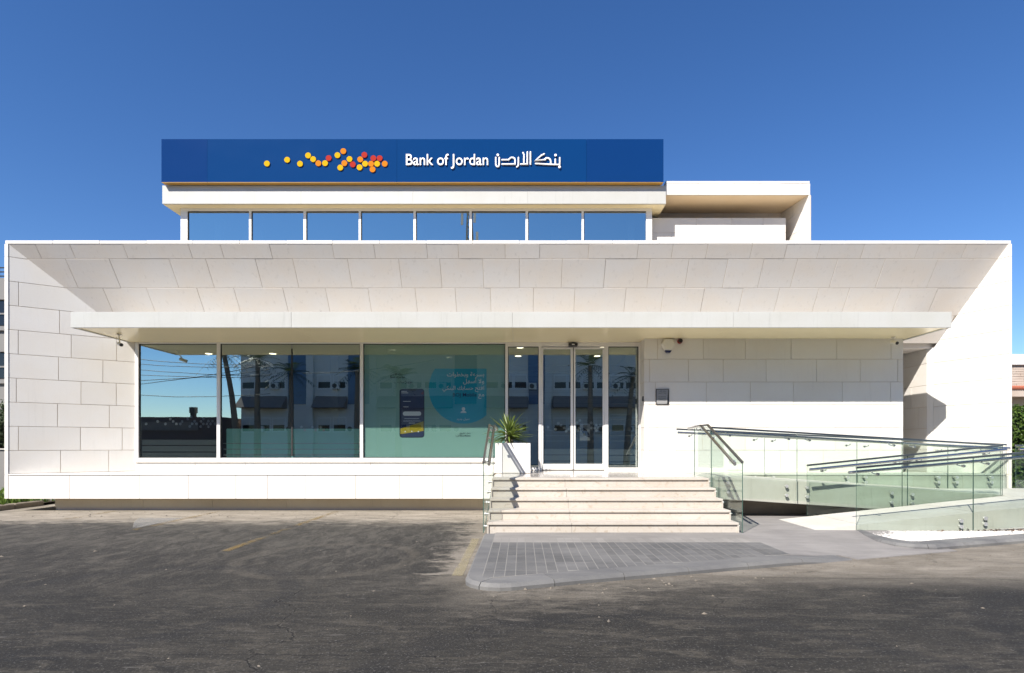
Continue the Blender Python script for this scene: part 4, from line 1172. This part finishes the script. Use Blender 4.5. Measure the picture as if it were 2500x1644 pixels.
# support follows the slab
xs2 = [4.62, 5.34, 7.19, 8.72]
for a, b in zip(xs2[:-1], xs2[1:]):
    m2 = MB(); m2.prism([(a, 9.05, -.12), (b - .003, 9.05, -.12), (b - .003, 9.05, zl(b)), (a, 9.05, zl(a) + .004)], (0, 1.25, 0))
    obj("ramp_slab", m2, M['concrete'], ramp_t)
obj("ramp_platform", MB().box(8.722, 13.5, 9.05, 12.08, -.12, ZPL), M['concrete'], ramp_t, bevel=.006)

# ------------------------------------------------------------------ glass balustrades
def balustrade(label, panels, cap, rail, brackets, standoffs, thick, nrm, off=.085, rr=.025, loc=None):
    """panels: loops of world points; cap: polyline; rail: polyline; brackets: points on the glass (x,y,z) ; standoffs: points on the glass"""
    t = thing("glass_balustrade", label, "balustrade", loc or panels[0][0], "glass balustrades of steps and ramp")
    N = Vector(nrm)
    for pl in panels:
        m2 = MB(); m2.prism([Vector(p) - N * thick / 2 for p in pl], N * thick, 0, 1)
        obj("glass_panel", m2, [M['rail_glass'], M['glass_edge']], t)
    # square cap
    m2 = MB()
    w, h = .016, .016
    pts = [Vector(p) for p in cap]
    for a, b in zip(pts[:-1], pts[1:]):
        d = (b - a).normalized(); up = Vector((0, 0, 1)); sd = Vector((N.x, N.y, 0)).normalized() * w
        u2 = sd.cross(d).normalized() * h
        m2.prism([a - sd - u2, a + sd - u2, a + sd + u2, a - sd + u2], b - a)
    obj("cap_rail", m2, M['dark_steel'], t)
    m2 = MB(); m2.tube(rail, rr, 14)
    obj("handrail", m2, M['steel'], t, smooth=True)
    sgn = 1 if off > 0 else -1
    for (p, q) in brackets:
        p, q = Vector(p), Vector(q)     # glass point, rail point
        m2 = MB(); m2.disc(p - N * .022 * sgn, N * sgn, .021, .044, 12)
        low_ = Vector((q.x, q.y, q.z - .052))
        m2.tube([p, p + N * abs(off) * sgn * .55 + Vector((0, 0, -.002)), low_ + Vector((0, 0, .012)), q - Vector((0, 0, .015))], .0075, 8)
        obj("bracket", m2, M['steel'], t, smooth=True)
    for p, back_ in standoffs:
        p = Vector(p); bk = Vector(back_)
        m2 = MB(); d = bk.normalized()
        m2.disc(p - d * .016, d, .030, .022, 16); m2.disc(p + d * .006, d, .020, bk.length - .006, 12)
        obj("standoff", m2, M['fixing'], t, smooth=True)
    return t
def lerp(a, b, t): return a + (b - a) * t

# steps, left side: glass in the plane x = -.584
def stair_glass(label, X, sgn, joints, yC=11.15):
    yA, yB = 8.72, 10.35
    zA, zB = 1.07, 1.70
    nosz = lambda y: RH * max(0, min(5, math.floor((y - D0S) / TD) + 1))
    def top(y): return zA + (zB - zA) * (y - yA) / (yB - yA) if y < yB else zB
    def bot(y): return 0.0 if y < 8.9 else min(.62, -.02 + (y - 8.9) * RH / TD - .05) if y < 10.6 else .62
    ys = [yA] + joints + [yC]
    panels = []
    for a, b in zip(ys[:-1], ys[1:]):
        a2, b2 = a + (.004 if a != yA else 0), b - (.004 if b != yC else 0)
        lo = [(X, a2, bot(a2) if a2 > 9 else .0)] + ([(X, 9.0, 0.0)] if a2 < 9.0 < b2 else []) + [(X, b2, max(0, bot(b2)))]
        hi = [(X, b2, top(b2))] + ([(X, yB, zB)] if a2 < yB < b2 else []) + [(X, a2, top(a2))]
        panels.append(lo + hi)
    cap = [(X, yA - .004, zA), (X, yB, zB), (X, yC, zB)]
    xr_ = X - sgn * .078
    zr = -.075
    rail = [(xr_, yA + .02, zA + zr - .01), (xr_, yB + .06, zB + zr + .055), (xr_, yB + .12, zB + zr + .055), (xr_, yC + .1, zB + zr + .03)]
    rail = [(xr_, yA + .1, zA - .03), (xr_, yB + .13, 1.685), (xr_, yB + .18, 1.69), (xr_, yC + .12, 1.665)]
    br = []
    for y in (9.05, 10.05, 10.75) + ((11.5,) if yC > 11.5 else ()):
        zt = rail[0][2] + (rail[1][2] - rail[0][2]) * (y - rail[0][1]) / (rail[1][1] - rail[0][1]) if y < rail[1][1] else 1.68
        br.append(((X, y, zt - .055), (xr_, y, zt)))
    so = []
    for k in range(5):
        y = D0S + TD * k + .16
        so.append(((X, y, RH * (k + 1) - .075), (-sgn * (abs(X - (XA if sgn < 0 else XB)) - .001), 0, 0)))
    return balustrade(label, panels, cap, rail, br, so, .012, (1, 0, 0), -sgn * .078, .025, (X, yA, 0))
stair_glass("glass balustrade with sloping steel handrail on the planter side of the steps", -.584, -1, [], 11.72)
stair_glass("glass balustrade with sloping steel handrail on the ramp side of the steps", 3.355, 1, [10.16])

def ramp_glass(label, y, x0, x1, joints, top, bottom, ends, inside, standz, rail_off=-.075, xr0=None, xr1=None, back=.05):
    """straight ramp side in the plane Y=y; inside = -1 if the handrail is on the camera side"""
    e = [x0] + joints + [x1]
    panels = []
    for a, b in zip(e[:-1], e[1:]):
        a2, b2 = a + (.004 if a != x0 else 0), b - (.004 if b != x1 else 0)
        panels.append([(a2, y, bottom(a2)), (b2, y, bottom(b2)), (b2, y, top(b2)), (a2, y, top(a2))])
    cap = [(x0, y, top(x0)), (x1, y, top(x1))]
    yr = y + inside * .085
    ra, rb_ = xr0 if xr0 is not None else x0, xr1 if xr1 is not None else x1
    rail = [(ra, yr, top(ra) + rail_off), (rb_, yr, top(rb_) + rail_off)]
    br, so = [], []
    xs_ = [x0 + .3] + [j + s for j in joints for s in (-.19, .19)] + [x1 - .3]
    for x in xs_:
        br.append(((x + .035 * inside, y, top(x) + rail_off - .055), (x, yr, top(x) + rail_off)))
        if standz:
            for dz in standz(x): so.append(((x, y, dz), (0, back, 0)))
    return balustrade(label, panels, cap, rail, br, so, .012, (0, 1, 0), inside * .085, .0245, (x0, y, bottom(x0)))
tu = lambda x: 1.660 - (x - 3.48) * .0605
ramp_glass("glass balustrade along the outer edge of the upper ramp run", 10.525, 3.48, 8.79, [5.05, 6.98], tu, lambda x: zu(x) - .36, None, 1, lambda x: (zu(x) - .10, zu(x) - .27))
tr_ = lambda x: 1.672 - (x - 3.23) * .0595 if x < 8.7 else 1.672 - 5.47 * .0595
ramp_glass("long glass balustrade in front of the white stone wall above the ramp", 11.98, 3.23, 10.12, [5.07, 7.0, 8.9], tr_, lambda x: zu(x) + .005, None, -1, lambda x: ((.665,) if x < 5.5 else (.665, .56)), back=.115)
tl_ = lambda x: .994 + (min(x, 8.66) - 5.36) * .103
ramp_glass("glass balustrade between the lower and upper ramp runs", 10.335, 5.14, 8.66, [6.95], tl_, lambda x: zl(x) + .005, None, -1, None)
tf = lambda x: .988 + (min(x, 8.9) - 5.34) * .0945
ramp_glass("front glass balustrade of the lower ramp run beside the pebble bed", 9.0 - .0 + .02, 5.26, 9.1, [7.10], tf, lambda x: 0.0 if x < 7.1 else .0 + (x - 7.1) * .06, None, 1,
           lambda x: ((zl(x) - .10, zl(x) - .19) if x > 6.5 else ()), xr0=5.19, back=.03)
ramp_glass("glass balustrade at the back of the ramp platform by the hedge", 12.03, 10.36, 13.4, [11.8], lambda x: 1.33, lambda x: ZPL + .005, None, -1, None)

# ------------------------------------------------------------------ things on the building
def cctv(label, loc, base, aim, dark=False):
    t = thing("security_camera", label, "camera", base, "security cameras under the canopy")
    L = Vector(loc); A = Vector(aim).normalized(); Bp = Vector(base)
    m2 = MB(); m2.disc(Bp, (0, 0, -1), .045, .03, 16); obj("mount", m2, M['plastic_white'], t, smooth=True)
    m2 = MB(); m2.tube([Bp - Vector((0, 0, .03)), Bp - Vector((0, 0, .07)), L - A * .02 + Vector((0, 0, .03))], .014, 8); obj("arm", m2, M['plastic_white'], t, smooth=True)
    m2 = MB(); m2.tube([L - A * .10, L - A * .09, L + A * .07], [.026, .036, .038], 14); obj("housing", m2, M['plastic_white'], t, smooth=True)
    m2 = MB(); m2.tube([L + A * .0701, L + A * .088], [.037, .034], 14); obj("lens", m2, M['plastic_black'], t, smooth=True)
cctv("white bullet security camera under the canopy by the splayed wall", P(293, 841, 12.25), (px(291, 12.35), 12.35, 3.735), (.78, -.55, -.28))
cctv("small security camera with dark lens above the stone wall end", P(2183, 837, 12.62), (px(2181, 12.7), 12.7, 3.735), (.25, -.9, -.3))
# alarm box (hexagonal)
al = thing("alarm_box", "hexagonal cream alarm sounder with navy foot on the stone wall", "alarm", P(1630, 844, DR))
cxa, cza = px(1630, DR), pz(843, DR)
hexa = [(-.085, .135), (.10, .135), (.155, .02), (.075, -.13), (-.075, -.13), (-.155, .02)]
m2 = MB()
f0 = [(cxa + x, DR - .002, cza + z) for x, z in hexa]; f1 = [(cxa + x * .99, DR - .055, cza + z * .99) for x, z in hexa]; f2 = [(cxa + x * .84, DR - .085, cza + z * .84) for x, z in hexa]
m2.v = f0 + f1 + f2
for r in range(2):
    for i in range(6):
        j = (i + 1) % 6; m2.f.append((r*6+i, r*6+j, r*6+6+j, r*6+6+i)); m2.m.append(0)
m2.f.append((12, 13, 14, 15, 16, 17)); m2.m.append(0)
obj("case", m2, M['plastic_white'], al)
m2 = MB(); m2.prism([(cxa - .072, DR - .002, cza - .132), (cxa + .072, DR - .002, cza - .132), (cxa + .043, DR - .002, cza - .178), (cxa - .043, DR - .002, cza - .178)], (0, -.07, 0))
obj("strobe", m2, M['navy'], al)
fb = thing("fire_sounder", "small round red and black sounder beside the hexagonal alarm", "alarm", P(1660, 834, DR))
c = P(1659, 834, DR)
obj("base", MB().disc((c[0], DR - .001, c[2]), (0, -1, 0), .055, .05, 18), M['red'], fb, smooth=True)
obj("horn", MB().disc((c[0] + .004, DR - .051, c[2] + .003), (0, -1, 0), .044, .04, 18), M['plastic_black'], fb, smooth=True)
# plaque
pq = thing("plaque", "grey opening hours plaque in a black frame on the stone wall", "plaque", P(1617, 988, DR))
x0, x1, z0, z1 = px(1601.2, DR), px(1632.6, DR), pz(988, DR), pz(950.5, DR)
obj("plaque_frame", MB().box(x0, x1, DR - .022, DR - .002, z0, z1), M['plastic_black'], pq)
m2 = MB(); m2.prism([(x0 + .011, DR - .0225, z0 + .011), (x1 - .043, DR - .0225, z0 + .011), (x1 - .017, DR - .0225, z1 - .013), (x0 + .011, DR - .0225, z1 - .013)], (0, -.004, 0))
obj("plaque_plate", m2, simple("grey_plate", (.26, .26, .265), .4), pq)
yt = DR - .028
for body, za, xa, xb in ((arabic("دوام الفرع"), .285, .045, .225), (arabic("اوقات العمل"), .243, .045, .225)):
    m2 = text_mesh(body, x0 + xa, x0 + xb, z0 + za, yt); obj("lettering", m2, M['print_dark'], pq)
for za in (.165, .130, .092):
    m2 = MB()
    xx = x0 + .045
    rr_ = random.Random(int(za * 1000))
    while xx < x0 + .215:
        w_ = rr_.uniform(.008, .03); m2.poly([(xx, yt, z0 + za), (xx + w_, yt, z0 + za), (xx + w_, yt, z0 + za + rr_.uniform(.006, .013)), (xx, yt, z0 + za + .009)]); xx += w_ + .005
    obj("lettering", m2, M['print_dark'], pq)
for cx_, cz_ in ((.022, .025), (.222, .025), (.022, .325), (.245, .325)):
    obj("screw", MB().disc((x0 + cx_, DR - .0265, z0 + cz_), (0, -1, 0), .005, .004, 8), M['dark_steel'], pq)
ic = thing("intercom", "small dark keypad on the corner of the stone wall by the doors", "intercom", (xw0, DR + .1, 2.3))
obj("keypad", MB().box(xw0 - .02, xw0 - .001, DR + .06, DR + .15, pz(980, DR + .1), pz(968, DR + .1)), M['plastic_black'], ic, bevel=.004)
obj("button", MB().box(xw0 - .023, xw0 - .0201, DR + .09, DR + .12, pz(976, DR + .1), pz(973, DR + .1)), M['steel'], ic)

# planter with yucca
DP = 11.97
px0, pxm, px1 = px(1209, DP), px(1227, DP), px(1295, DP)
zp1 = pz(1082.2, DP)
pl = thing("planter", "square white marble planter on the landing beside the doors", "planter", ((px0+px1)/2, DP, .75))
obj("planter_panel", MB().box(pxm + .002, px1, DP, DP + .025, .756, zp1), M['stone'], pl, bevel=.003)
obj("planter_panel", MB().box(px0, pxm - .002, DP + .012, DP + .03, .756, zp1 - .002), M['stone'], pl)
obj("planter_panel", MB().box(px1 - .025, px1, DP + .026, DP + .60, .756, zp1), M['stone'], pl, bevel=.003)
obj("planter_panel", MB().box(px0, px0 + .025, DP + .031, DP + .60, .756, zp1), M['stone'], pl)
obj("planter_panel", MB().box(px0 + .026, px1 - .026, DP + .575, DP + .60, .756, zp1), M['stone'], pl)
obj("planter_soil", MB().box(px0 + .026, px1 - .026, DP + .031, DP + .574, .80, zp1 - .05), M['soil'], pl)
obj("planter_foot", MB().box(px0 + .02, px1 - .02, DP + .02, DP + .58, .7505, .7555), M['rubber'], pl)
yx, yy = px(1241, DP + .3), DP + .28
yu = thing("yucca_plant", "spiky green yucca growing from the white planter", "plant", (yx, yy, zp1 - .05))
for dx, dy, h, r in ((0, 0, .30, .032), (.055, .03, .24, .022)):
    m2 = MB(); pts = [(yx + dx + .012 * math.sin(k * 2), yy + dy, zp1 - .06 + h * k / 8) for k in range(9)]
    m2.tube(pts, [r * (1.15 - .03 * k + .08 * (k % 2)) for k in range(9)], 10)
    obj("trunk", m2, M['bark'], yu, smooth=True)
rl = random.Random(11)
leaf_meshes = []
for v in range(5):
    m2 = MB(); n = 7; L = 1.0; bend = (.05, .15, .28, .4, .1)[v]
    for k in range(n + 1):
        t = k / n
        w_ = .048 * (0.55 + 1.6 * t) * (1 - t) ** .75 + .001 if t < 1 else .001
        x_ = L * t; z_ = -bend * t * t * L
        m2.v += [(x_, -w_, z_ + w_ * .5), (x_, 0, z_), (x_, w_, z_ + w_ * .5)]
    for k in range(n):
        for e in (0, 1):
            a = k*3 + e; m2.f.append((a, a+3, a+4, a+1)); m2.m.append(0)
    leaf_meshes.append(m2.mesh("leaf", [M['yucca']]))
for k in range(78):
    az = k * 2.39996 + rl.uniform(-.2, .2)
    el = math.radians(88 - 105 * (k / 78) ** .8 + rl.uniform(-8, 8))
    ln = (rl.uniform(.42, .56) if k > 10 else rl.uniform(.38, .50)) * (1.0 if k < 62 else .85)
    o = bpy.data.objects.new("leaf", leaf_meshes[(k * 3) % 5 if k > 20 else k % 2])
    COL.objects.link(o); o.parent = yu
    o.location = (0 + (.055 if k % 4 == 3 else 0), 0, .27 - .08 * (k / 78) - (.06 if k % 4 == 3 else 0))
    o.rotation_euler = (rl.uniform(-.3, .3), -el, az)
    o.scale = (ln, ln * .95, ln)

# ------------------------------------------------------------------ surroundings in view
def leaf_cloud(mb, boxfn, n, size, rnd, up=.3):
    for k in range(n):
        c, nn = boxfn(rnd)
        c = Vector(c); nn = (Vector(nn) + Vector((rnd.gauss(0, .5), rnd.gauss(0, .5), rnd.gauss(0, .5) + up))).normalized()
        a = nn.orthogonal().normalized(); a = (Matrix.Rotation(rnd.uniform(0, 6.28), 3, nn) @ a)
        b = nn.cross(a); s1 = size * rnd.uniform(.6, 1.4)
        mb.poly([c - a * s1, c - b * s1 * .45 + nn * s1 * .15, c + a * s1, c + b * s1 * .45 + nn * s1 * .15])
def tree(label, x, y, h, spread, mat, name="tree", n=2600, leaf=.10, z=ZA, trunk=.16, group=None, cat="tree"):
    t = thing(name, label, cat, (x, y, z), group)
    rnd = random.Random(int(x * 13 + y * 7))
    m2 = MB(); top = Vector((x + rnd.uniform(-.2, .2), y, z + h * .62))
    m2.tube([(x, y, z), (x + .03, y, z + h * .25), tuple(top)], [trunk, trunk * .75, trunk * .3], 9)
    cl = []
    for k in range(9):
        az = k * 2.4; r = spread * rnd.uniform(.35, .8); zz_ = z + h * rnd.uniform(.45, .92)
        c = Vector((x + r * math.cos(az), y + r * math.sin(az), zz_)); cl.append((c, spread * rnd.uniform(.30, .48)))
        m2.tube([(x, y, z + h * rnd.uniform(.25, .5)), tuple(c * .6 + Vector((x, y, z + h * .4)) * .4), tuple(c)], [trunk * .4, trunk * .25, trunk * .08], 6)
    obj("trunk", m2, M['bark'], t, smooth=True)
    m3 = MB()
    def fn(r):
        c, s = cl[r.randrange(len(cl))]
        d = Vector((r.gauss(0, 1), r.gauss(0, 1), r.gauss(0, .8))).normalized()
        return c + d * s * r.uniform(.45, 1.05), d
    leaf_cloud(m3, fn, n, leaf, rnd)
    obj("crown", m3, mat, t)
    return t
# hedge at the right
hg = thing("hedge", "tall clipped green hedge beyond the ramp platform", "hedge", (15.6, 16, ZA))
rnd = random.Random(5)
m2 = MB(); m2.box(13.75, 19, 15.3, 16.8, ZA, 2.25)
obj("hedge_core", m2, simple("dark_hedge_green", (.02, .035, .01), .95), hg)  # dark green core behind the leaves
m2 = MB()
def hfn(r):
    q = r.random(); j = r.gauss(0, .05)
    if q < .62: return (r.uniform(13.55, 16.5), 15.18 + j, r.uniform(ZA, 2.38)), (0, -1, 0)
    if q < .82: return (13.6 + j, r.uniform(15.15, 16.9), r.uniform(ZA, 2.38)), (-1, 0, 0)
    return (r.uniform(13.55, 16.5), r.uniform(15.15, 16.9), 2.36 + j), (0, 0, 1)
leaf_cloud(m2, hfn, 11000, .055, rnd)
obj("foliage", m2, M['hedge'], hg)
# stone house at the right
hs = thing("stone_house", "pale brick house with white parapet and red roof edge behind the hedge", "house", (24, 22, ZA))
hx0, hd = 18.3, 22.0
bk = stone("pale_brick", (.50, .43, .37), (.42, .34, .28), piece=.15, stain=.2)
obj("wall", MB().box(hx0 + .55, 32, hd + .3, 30, ZA, pz(893, hd)), M['joint'], hs)
wl = obj("brick_wall", MB().box(hx0, 32, hd + .02, hd + .3, pz(950, hd), pz(892, hd)), M['joint'], hs)
rb2 = random.Random(9); z = pz(950, hd)
while z < pz(894, hd):
    x = hx0 + rb2.uniform(-.3, 0)
    while x < 20.6:
        w_ = rb2.uniform(.25, .6); a, b = max(hx0, x), x + w_
        if b > a + .05: sub("brick", MB().box(a + .008, b - .008, hd - rb2.uniform(0, .02), hd + .03, z + .008, z + .088), bk, wl)
        x += w_
    z += .095
obj("parapet", MB().box(hx0 - .05, 32, hd - .1, hd + .4, pz(891, hd), pz(866, hd)), M['white_paint'], hs)
m2 = MB()
for k in range(40): m2.tube([(hx0 - .05 + .09 * k, hd - .35, pz(951, hd)), (hx0 - .05 + .09 * k, hd + .02, pz(944, hd))], .045, 8)
obj("roof_tiles", m2, simple("red_roof_tile", (.30, .09, .05), .8, var=.2), hs)
obj("lintel", MB().box(hx0 - .02, 32, hd - .30, hd + .05, pz(970, hd), pz(952, hd)), bk, hs)
obj("pillar", MB().box(hx0 - .02, hx0 + .12, hd - .30, hd + .05, ZA, pz(970, hd)), bk, hs)
obj("porch_back", MB().box(hx0, 32, hd + .9, hd + 1.0, ZA, pz(952, hd)), bk, hs)
# left: grey house, low wall, tree, planting, kerb
gh = thing("concrete_house", "grey concrete house with dark windows and roof railing beyond the splayed wall", "house", (-20, 19, ZA))
hd = 19.0
obj("wall", MB().box(-27, -15.5, hd, 28, ZA, pz(679, hd)), M['grey_house'], gh)
for z0_, z1_ in ((pz(795, hd), pz(736, hd)), (pz(924, hd), pz(863, hd))):
    for x_ in (-26, -22.8, -19.2):
        w_ = obj("window", MB().box(x_, x_ + 2.4, hd - .03, hd + .05, z0_, z1_), M['dark_glass'], gh)
        sub("window_bar", MB().box(x_ + .02, x_ + 2.38, hd - .07, hd - .031, z0_ + .35, z0_ + .40), M['grey_house'], w_)
for z0_ in (pz(728, hd), pz(803, hd), pz(855, hd), pz(932, hd)):
    obj("string_course", MB().box(-27, -15.5, hd - .09, hd + .02, z0_ - .07, z0_ + .07), M['grey_house'], gh)
m2 = MB()
for k in range(3): m2.tube([(-27, hd + .2, pz(679, hd) + .12 + .14 * k), (-15.6, hd + .2, pz(679, hd) + .12 + .14 * k)], .022, 6)
for k in range(24): m2.tube([(-27 + .5 * k, hd + .2, pz(679, hd)), (-27 + .5 * k, hd + .2, pz(679, hd) + .45)], .022, 6)
obj("railing", m2, M['plastic_black'], gh)
tree("dark leafy tree between the concrete house and the low wall", -14.6, 15.8, 2.9, 1.3, M['tree'], n=3200, leaf=.08, trunk=.1)
gw = thing("garden_wall", "low grey rendered garden wall left of the bank", "wall", (-14, 14, ZA))
obj("wall", MB().box(-20, -11.3, 14.0, 14.2, ZA, pz(1098, 14)), M['grey_house'], gw)
obj("wall_coping", MB().box(-20, -11.3, 13.96, 14.24, pz(1098, 14), pz(1095.5, 14)), M['concrete'], gw)
m2 = MB(); rnd = random.Random(21)
for k in range(900):
    x_, y_ = rnd.uniform(-15, -11.25), rnd.uniform(12.3, 13.9)
    a = rnd.uniform(0, 6.28); h = rnd.uniform(.12, .38); d = Vector((math.cos(a), math.sin(a), 0))
    b0 = Vector((x_, y_, ZA + .05)); s_ = d.cross(Vector((0, 0, 1))) * .018
    m2.poly([b0 - s_, b0 + s_, b0 + d * h * .25 + Vector((0, 0, h * .7)) + s_ * .7, b0 + d * h * .6 + Vector((0, 0, h))])
obj("garden_grass", m2, M['grass'], kind="stuff", label="bright green tufts of grass in the bed left of the bank", category="grass")
m2 = MB(); m2.poly([(-20, 12.2, ZA + .06), (-11.2, 12.2, ZA + .06), (-11.2, 14.0, ZA + .06), (-20, 14.0, ZA + .06)])
obj("garden_bed", m2, M['soil'], kind="structure", label="dark soil of the garden bed left of the bank", category="ground")
kb3 = thing("kerb", "brown stone kerb edging the garden bed left of the bank", "kerb", (-11.2, 12, ZA))
for k in range(5):
    y0_ = 9.6 + .76 * k
    obj("kerb_stone", MB().box(-11.36, -11.16, y0_ + .004, y0_ + .752, ZA - .05, .045), paving("brown_kerb", (.19, .155, .12), (.26, .22, .17)) if k == 0 else bpy.data.materials["brown_kerb"], kb3, bevel=.015)

# ------------------------------------------------------------------ street opposite (seen mirrored in the glass)
ap = thing("apartment_block", "stone apartment block with air conditioners mirrored in the shop windows", "building", (0, -17, ZA))
YA = -16.0
def aX(u): return (u - UX) * (2 * DW - YA) / F
def aZ(v): return HC + (VY - v) * (2 * DW - YA) / F
obj("wall", MB().box(aX(588), 24, YA - 12, YA, ZA, 15.5), M['apt_wall'], ap)
for u0, u1 in ((704, 752), (850, 905), (1110, 1165), (1290, 1330)):
    obj("curtain_glass", MB().box(aX(u0), aX(u1), YA - .1, YA + .06, 4.4, 15), M['apt_blue'], ap)
for u in (752, 905, 1165, 1330): obj("pilaster", MB().box(aX(u), aX(u + 16), YA - .1, YA + .35, ZA, 15.5), M['apt_wall'], ap)
M['apt_trim'] = simple('pale_window_surround', (.82, .80, .76), .8)
bays = [(588, 700), (772, 848), (925, 1105), (1185, 1288), (1350, 1560)]
for bi, (u0, u1) in enumerate(bays):
    m2 = MB(); xa, xb = aX(u0), aX(u1)
    m2.prism([(xa, YA, 5.0), (xa, YA, 4.1), (xa, YA + 1.1, 4.1)], (xb - xa, 0, 0)); obj("canopy_roof", m2, M['apt_roof'], ap)
    k = max(2, int((u1 - u0) / 34))
    for i in range(k):
        uc = u0 + (u1 - u0) * (i + .5) / k
        for zc_ in (2.4, 5.6, 8.3, 11.4):
            x_ = aX(uc)
            obj("window_surround", MB().box(x_ - .52, x_ + .52, YA, YA + .02, zc_ - .12, zc_ + 1.05), M['apt_trim'], ap)
            w_ = obj("window", MB().box(x_ - .42, x_ + .42, YA + .001, YA + .03, zc_, zc_ + .95), M['dark_glass'], ap)
            sub("shutter", MB().box(x_ - .42, x_ + .42, YA + .031, YA + .05, zc_ + .45, zc_ + .95), M['apt_wall'], w_)
            if (i + bi + int(zc_)) % 2 == 0:
                a_ = obj("air_conditioner", MB().box(x_ + .6, x_ + 1.2, YA, YA + .32, zc_ - .1, zc_ + .38), M['plastic_white'], ap)
                sub("fan_grille", MB().disc((x_ + .85, YA + .321, zc_ + .14), (0, 1, 0), .18, .006, 14), M['plastic_black'], a_)
lb = thing("shop_building", "low dark brown shop building mirrored in the first window pane", "building", (-24, -15, ZA))
obj("wall", MB().box(-31, -21.3, -22, -14, ZA, 3.35), M['shop_brown'], lb)
obj("water_tank", MB().box(-24.6, -24.2, -16, -15.6, 3.75, 4.2), M['plastic_black'], lb)
obj("tank_stand", MB().box(-24.55, -24.25, -15.95, -15.65, 3.35, 3.75), M['wire'], lb)
obj("shop_sign", MB().box(-29, -23, -14, -13.9, 2.4, 3.0), M['apt_roof'], lb)
def palm(label, x, y, h, lean=0.0):
    t = thing("palm_tree", label, "palm tree", (x, y, ZA), "palm trees across the street")
    m2 = MB(); pts = [(x + lean * (k / 8) ** 2, y, ZA + h * k / 8) for k in range(9)]
    m2.tube(pts, [.22 - .012 * k for k in range(9)], 9); obj("trunk", m2, M['bark'], t, smooth=True)
    c = Vector(pts[-1]); rnd = random.Random(int(x * 31)); m3 = MB()
    for k in range(26):
        az = k * 2.4; el = rnd.uniform(-.7, 1.1); L = rnd.uniform(1.0, 1.5)
        d = Vector((math.cos(az) * math.cos(el), math.sin(az) * math.cos(el), math.sin(el)))
        for i in range(9):
            s_ = L * (i + 1) / 9; p = c + d * s_ - Vector((0, 0, .30 * s_ * s_))
            sd = Vector((-math.sin(az), math.cos(az), 0))
            for sg in (-1, 1):
                q = p + sd * sg * .34 + d * .15 - Vector((0, 0, .14)); m3.poly([p, p + d * .05, q])
    obj("crown", m3, M['palm'], t)
YP_ = -8.0
for i, (u, h, le, lb_) in enumerate(((578, 7.0, -.8, "tall leaning palm at the corner of the apartment block"), (632, 6.6, 0, "straight palm before the first bay of the apartment block"), (717, 5.8, 0, "short palm before the blue glass of the apartment block"),
                                (872, 6.0, 0, "palm mirrored beside the poster edge"), (975, 5.6, 0, "palm mirrored above the poster phone"), (1440, 6.2, 0, "palm mirrored in the sliding doors"), (1530, 5.6, .4, "palm mirrored in the end entrance pane"))):
    palm(lb_, (u - UX) * (2 * DW - YP_) / F, YP_ + .2 * (i % 3), h, le)
cb = thing("overhead_cable", "bundle of black overhead cables crossing the street", "cable", (-20, -6, 6))
YC = -6.0
for (u0, v0, u1, v1) in ((330, 868, 600, 892), (330, 882, 600, 895), (330, 895, 600, 915), (330, 910, 600, 917), (330, 930, 600, 902), (330, 944, 600, 888), (330, 960, 600, 962), (800, 912, 1000, 878)):
    s_ = (2 * DW - YC) / F
    a = Vector(((u0 - 60 - UX) * s_, YC, HC + (VY - v0) * s_)); b = Vector(((u1 + 60 - UX) * s_, YC, HC + (VY - v1) * s_))
    m2 = MB(); m2.tube([a.lerp(b, k / 10) - Vector((0, 0, .18 * (1 - (k / 5 - 1) ** 2))) for k in range(11)], .018, 5); obj("cable_strand", m2, M['wire'], cb)
tw_ = thing("telecom_mast", "lattice telecom mast mirrored in the upper windows", "mast", (-6.6, -40, ZA))
m2 = MB(); H = 31.0
def tp_(k, c):
    w_ = 2.3 * (1 - .75 * k / 20); return Vector((-6.6 + w_ * (1 if c in (0, 3) else -1) * .5, -40 + w_ * (1 if c in (0, 1) else -1) * .5, ZA + H * k / 20))
for c_ in range(4):
    for k in range(20):
        m2.tube([tp_(k, c_), tp_(k + 1, c_)], .07, 5); m2.tube([tp_(k, c_), tp_(k + 1, (c_ + 1) % 4)], .04, 4); m2.tube([tp_(k, (c_ + 1) % 4), tp_(k + 1, c_)], .04, 4)
obj("lattice", m2, simple("galvanised_steel", (.30, .29, .22), .6), tw_)
for a, z_ in ((-.9, 29), (.7, 29.3), (.2, 27.2), (1.0, 26.3)):
    obj("antenna", MB().box(-6.6 + a - .15, -6.6 + a + .15, -39.3, -39.1, z_, z_ + 1.8), M['plastic_white'], tw_)
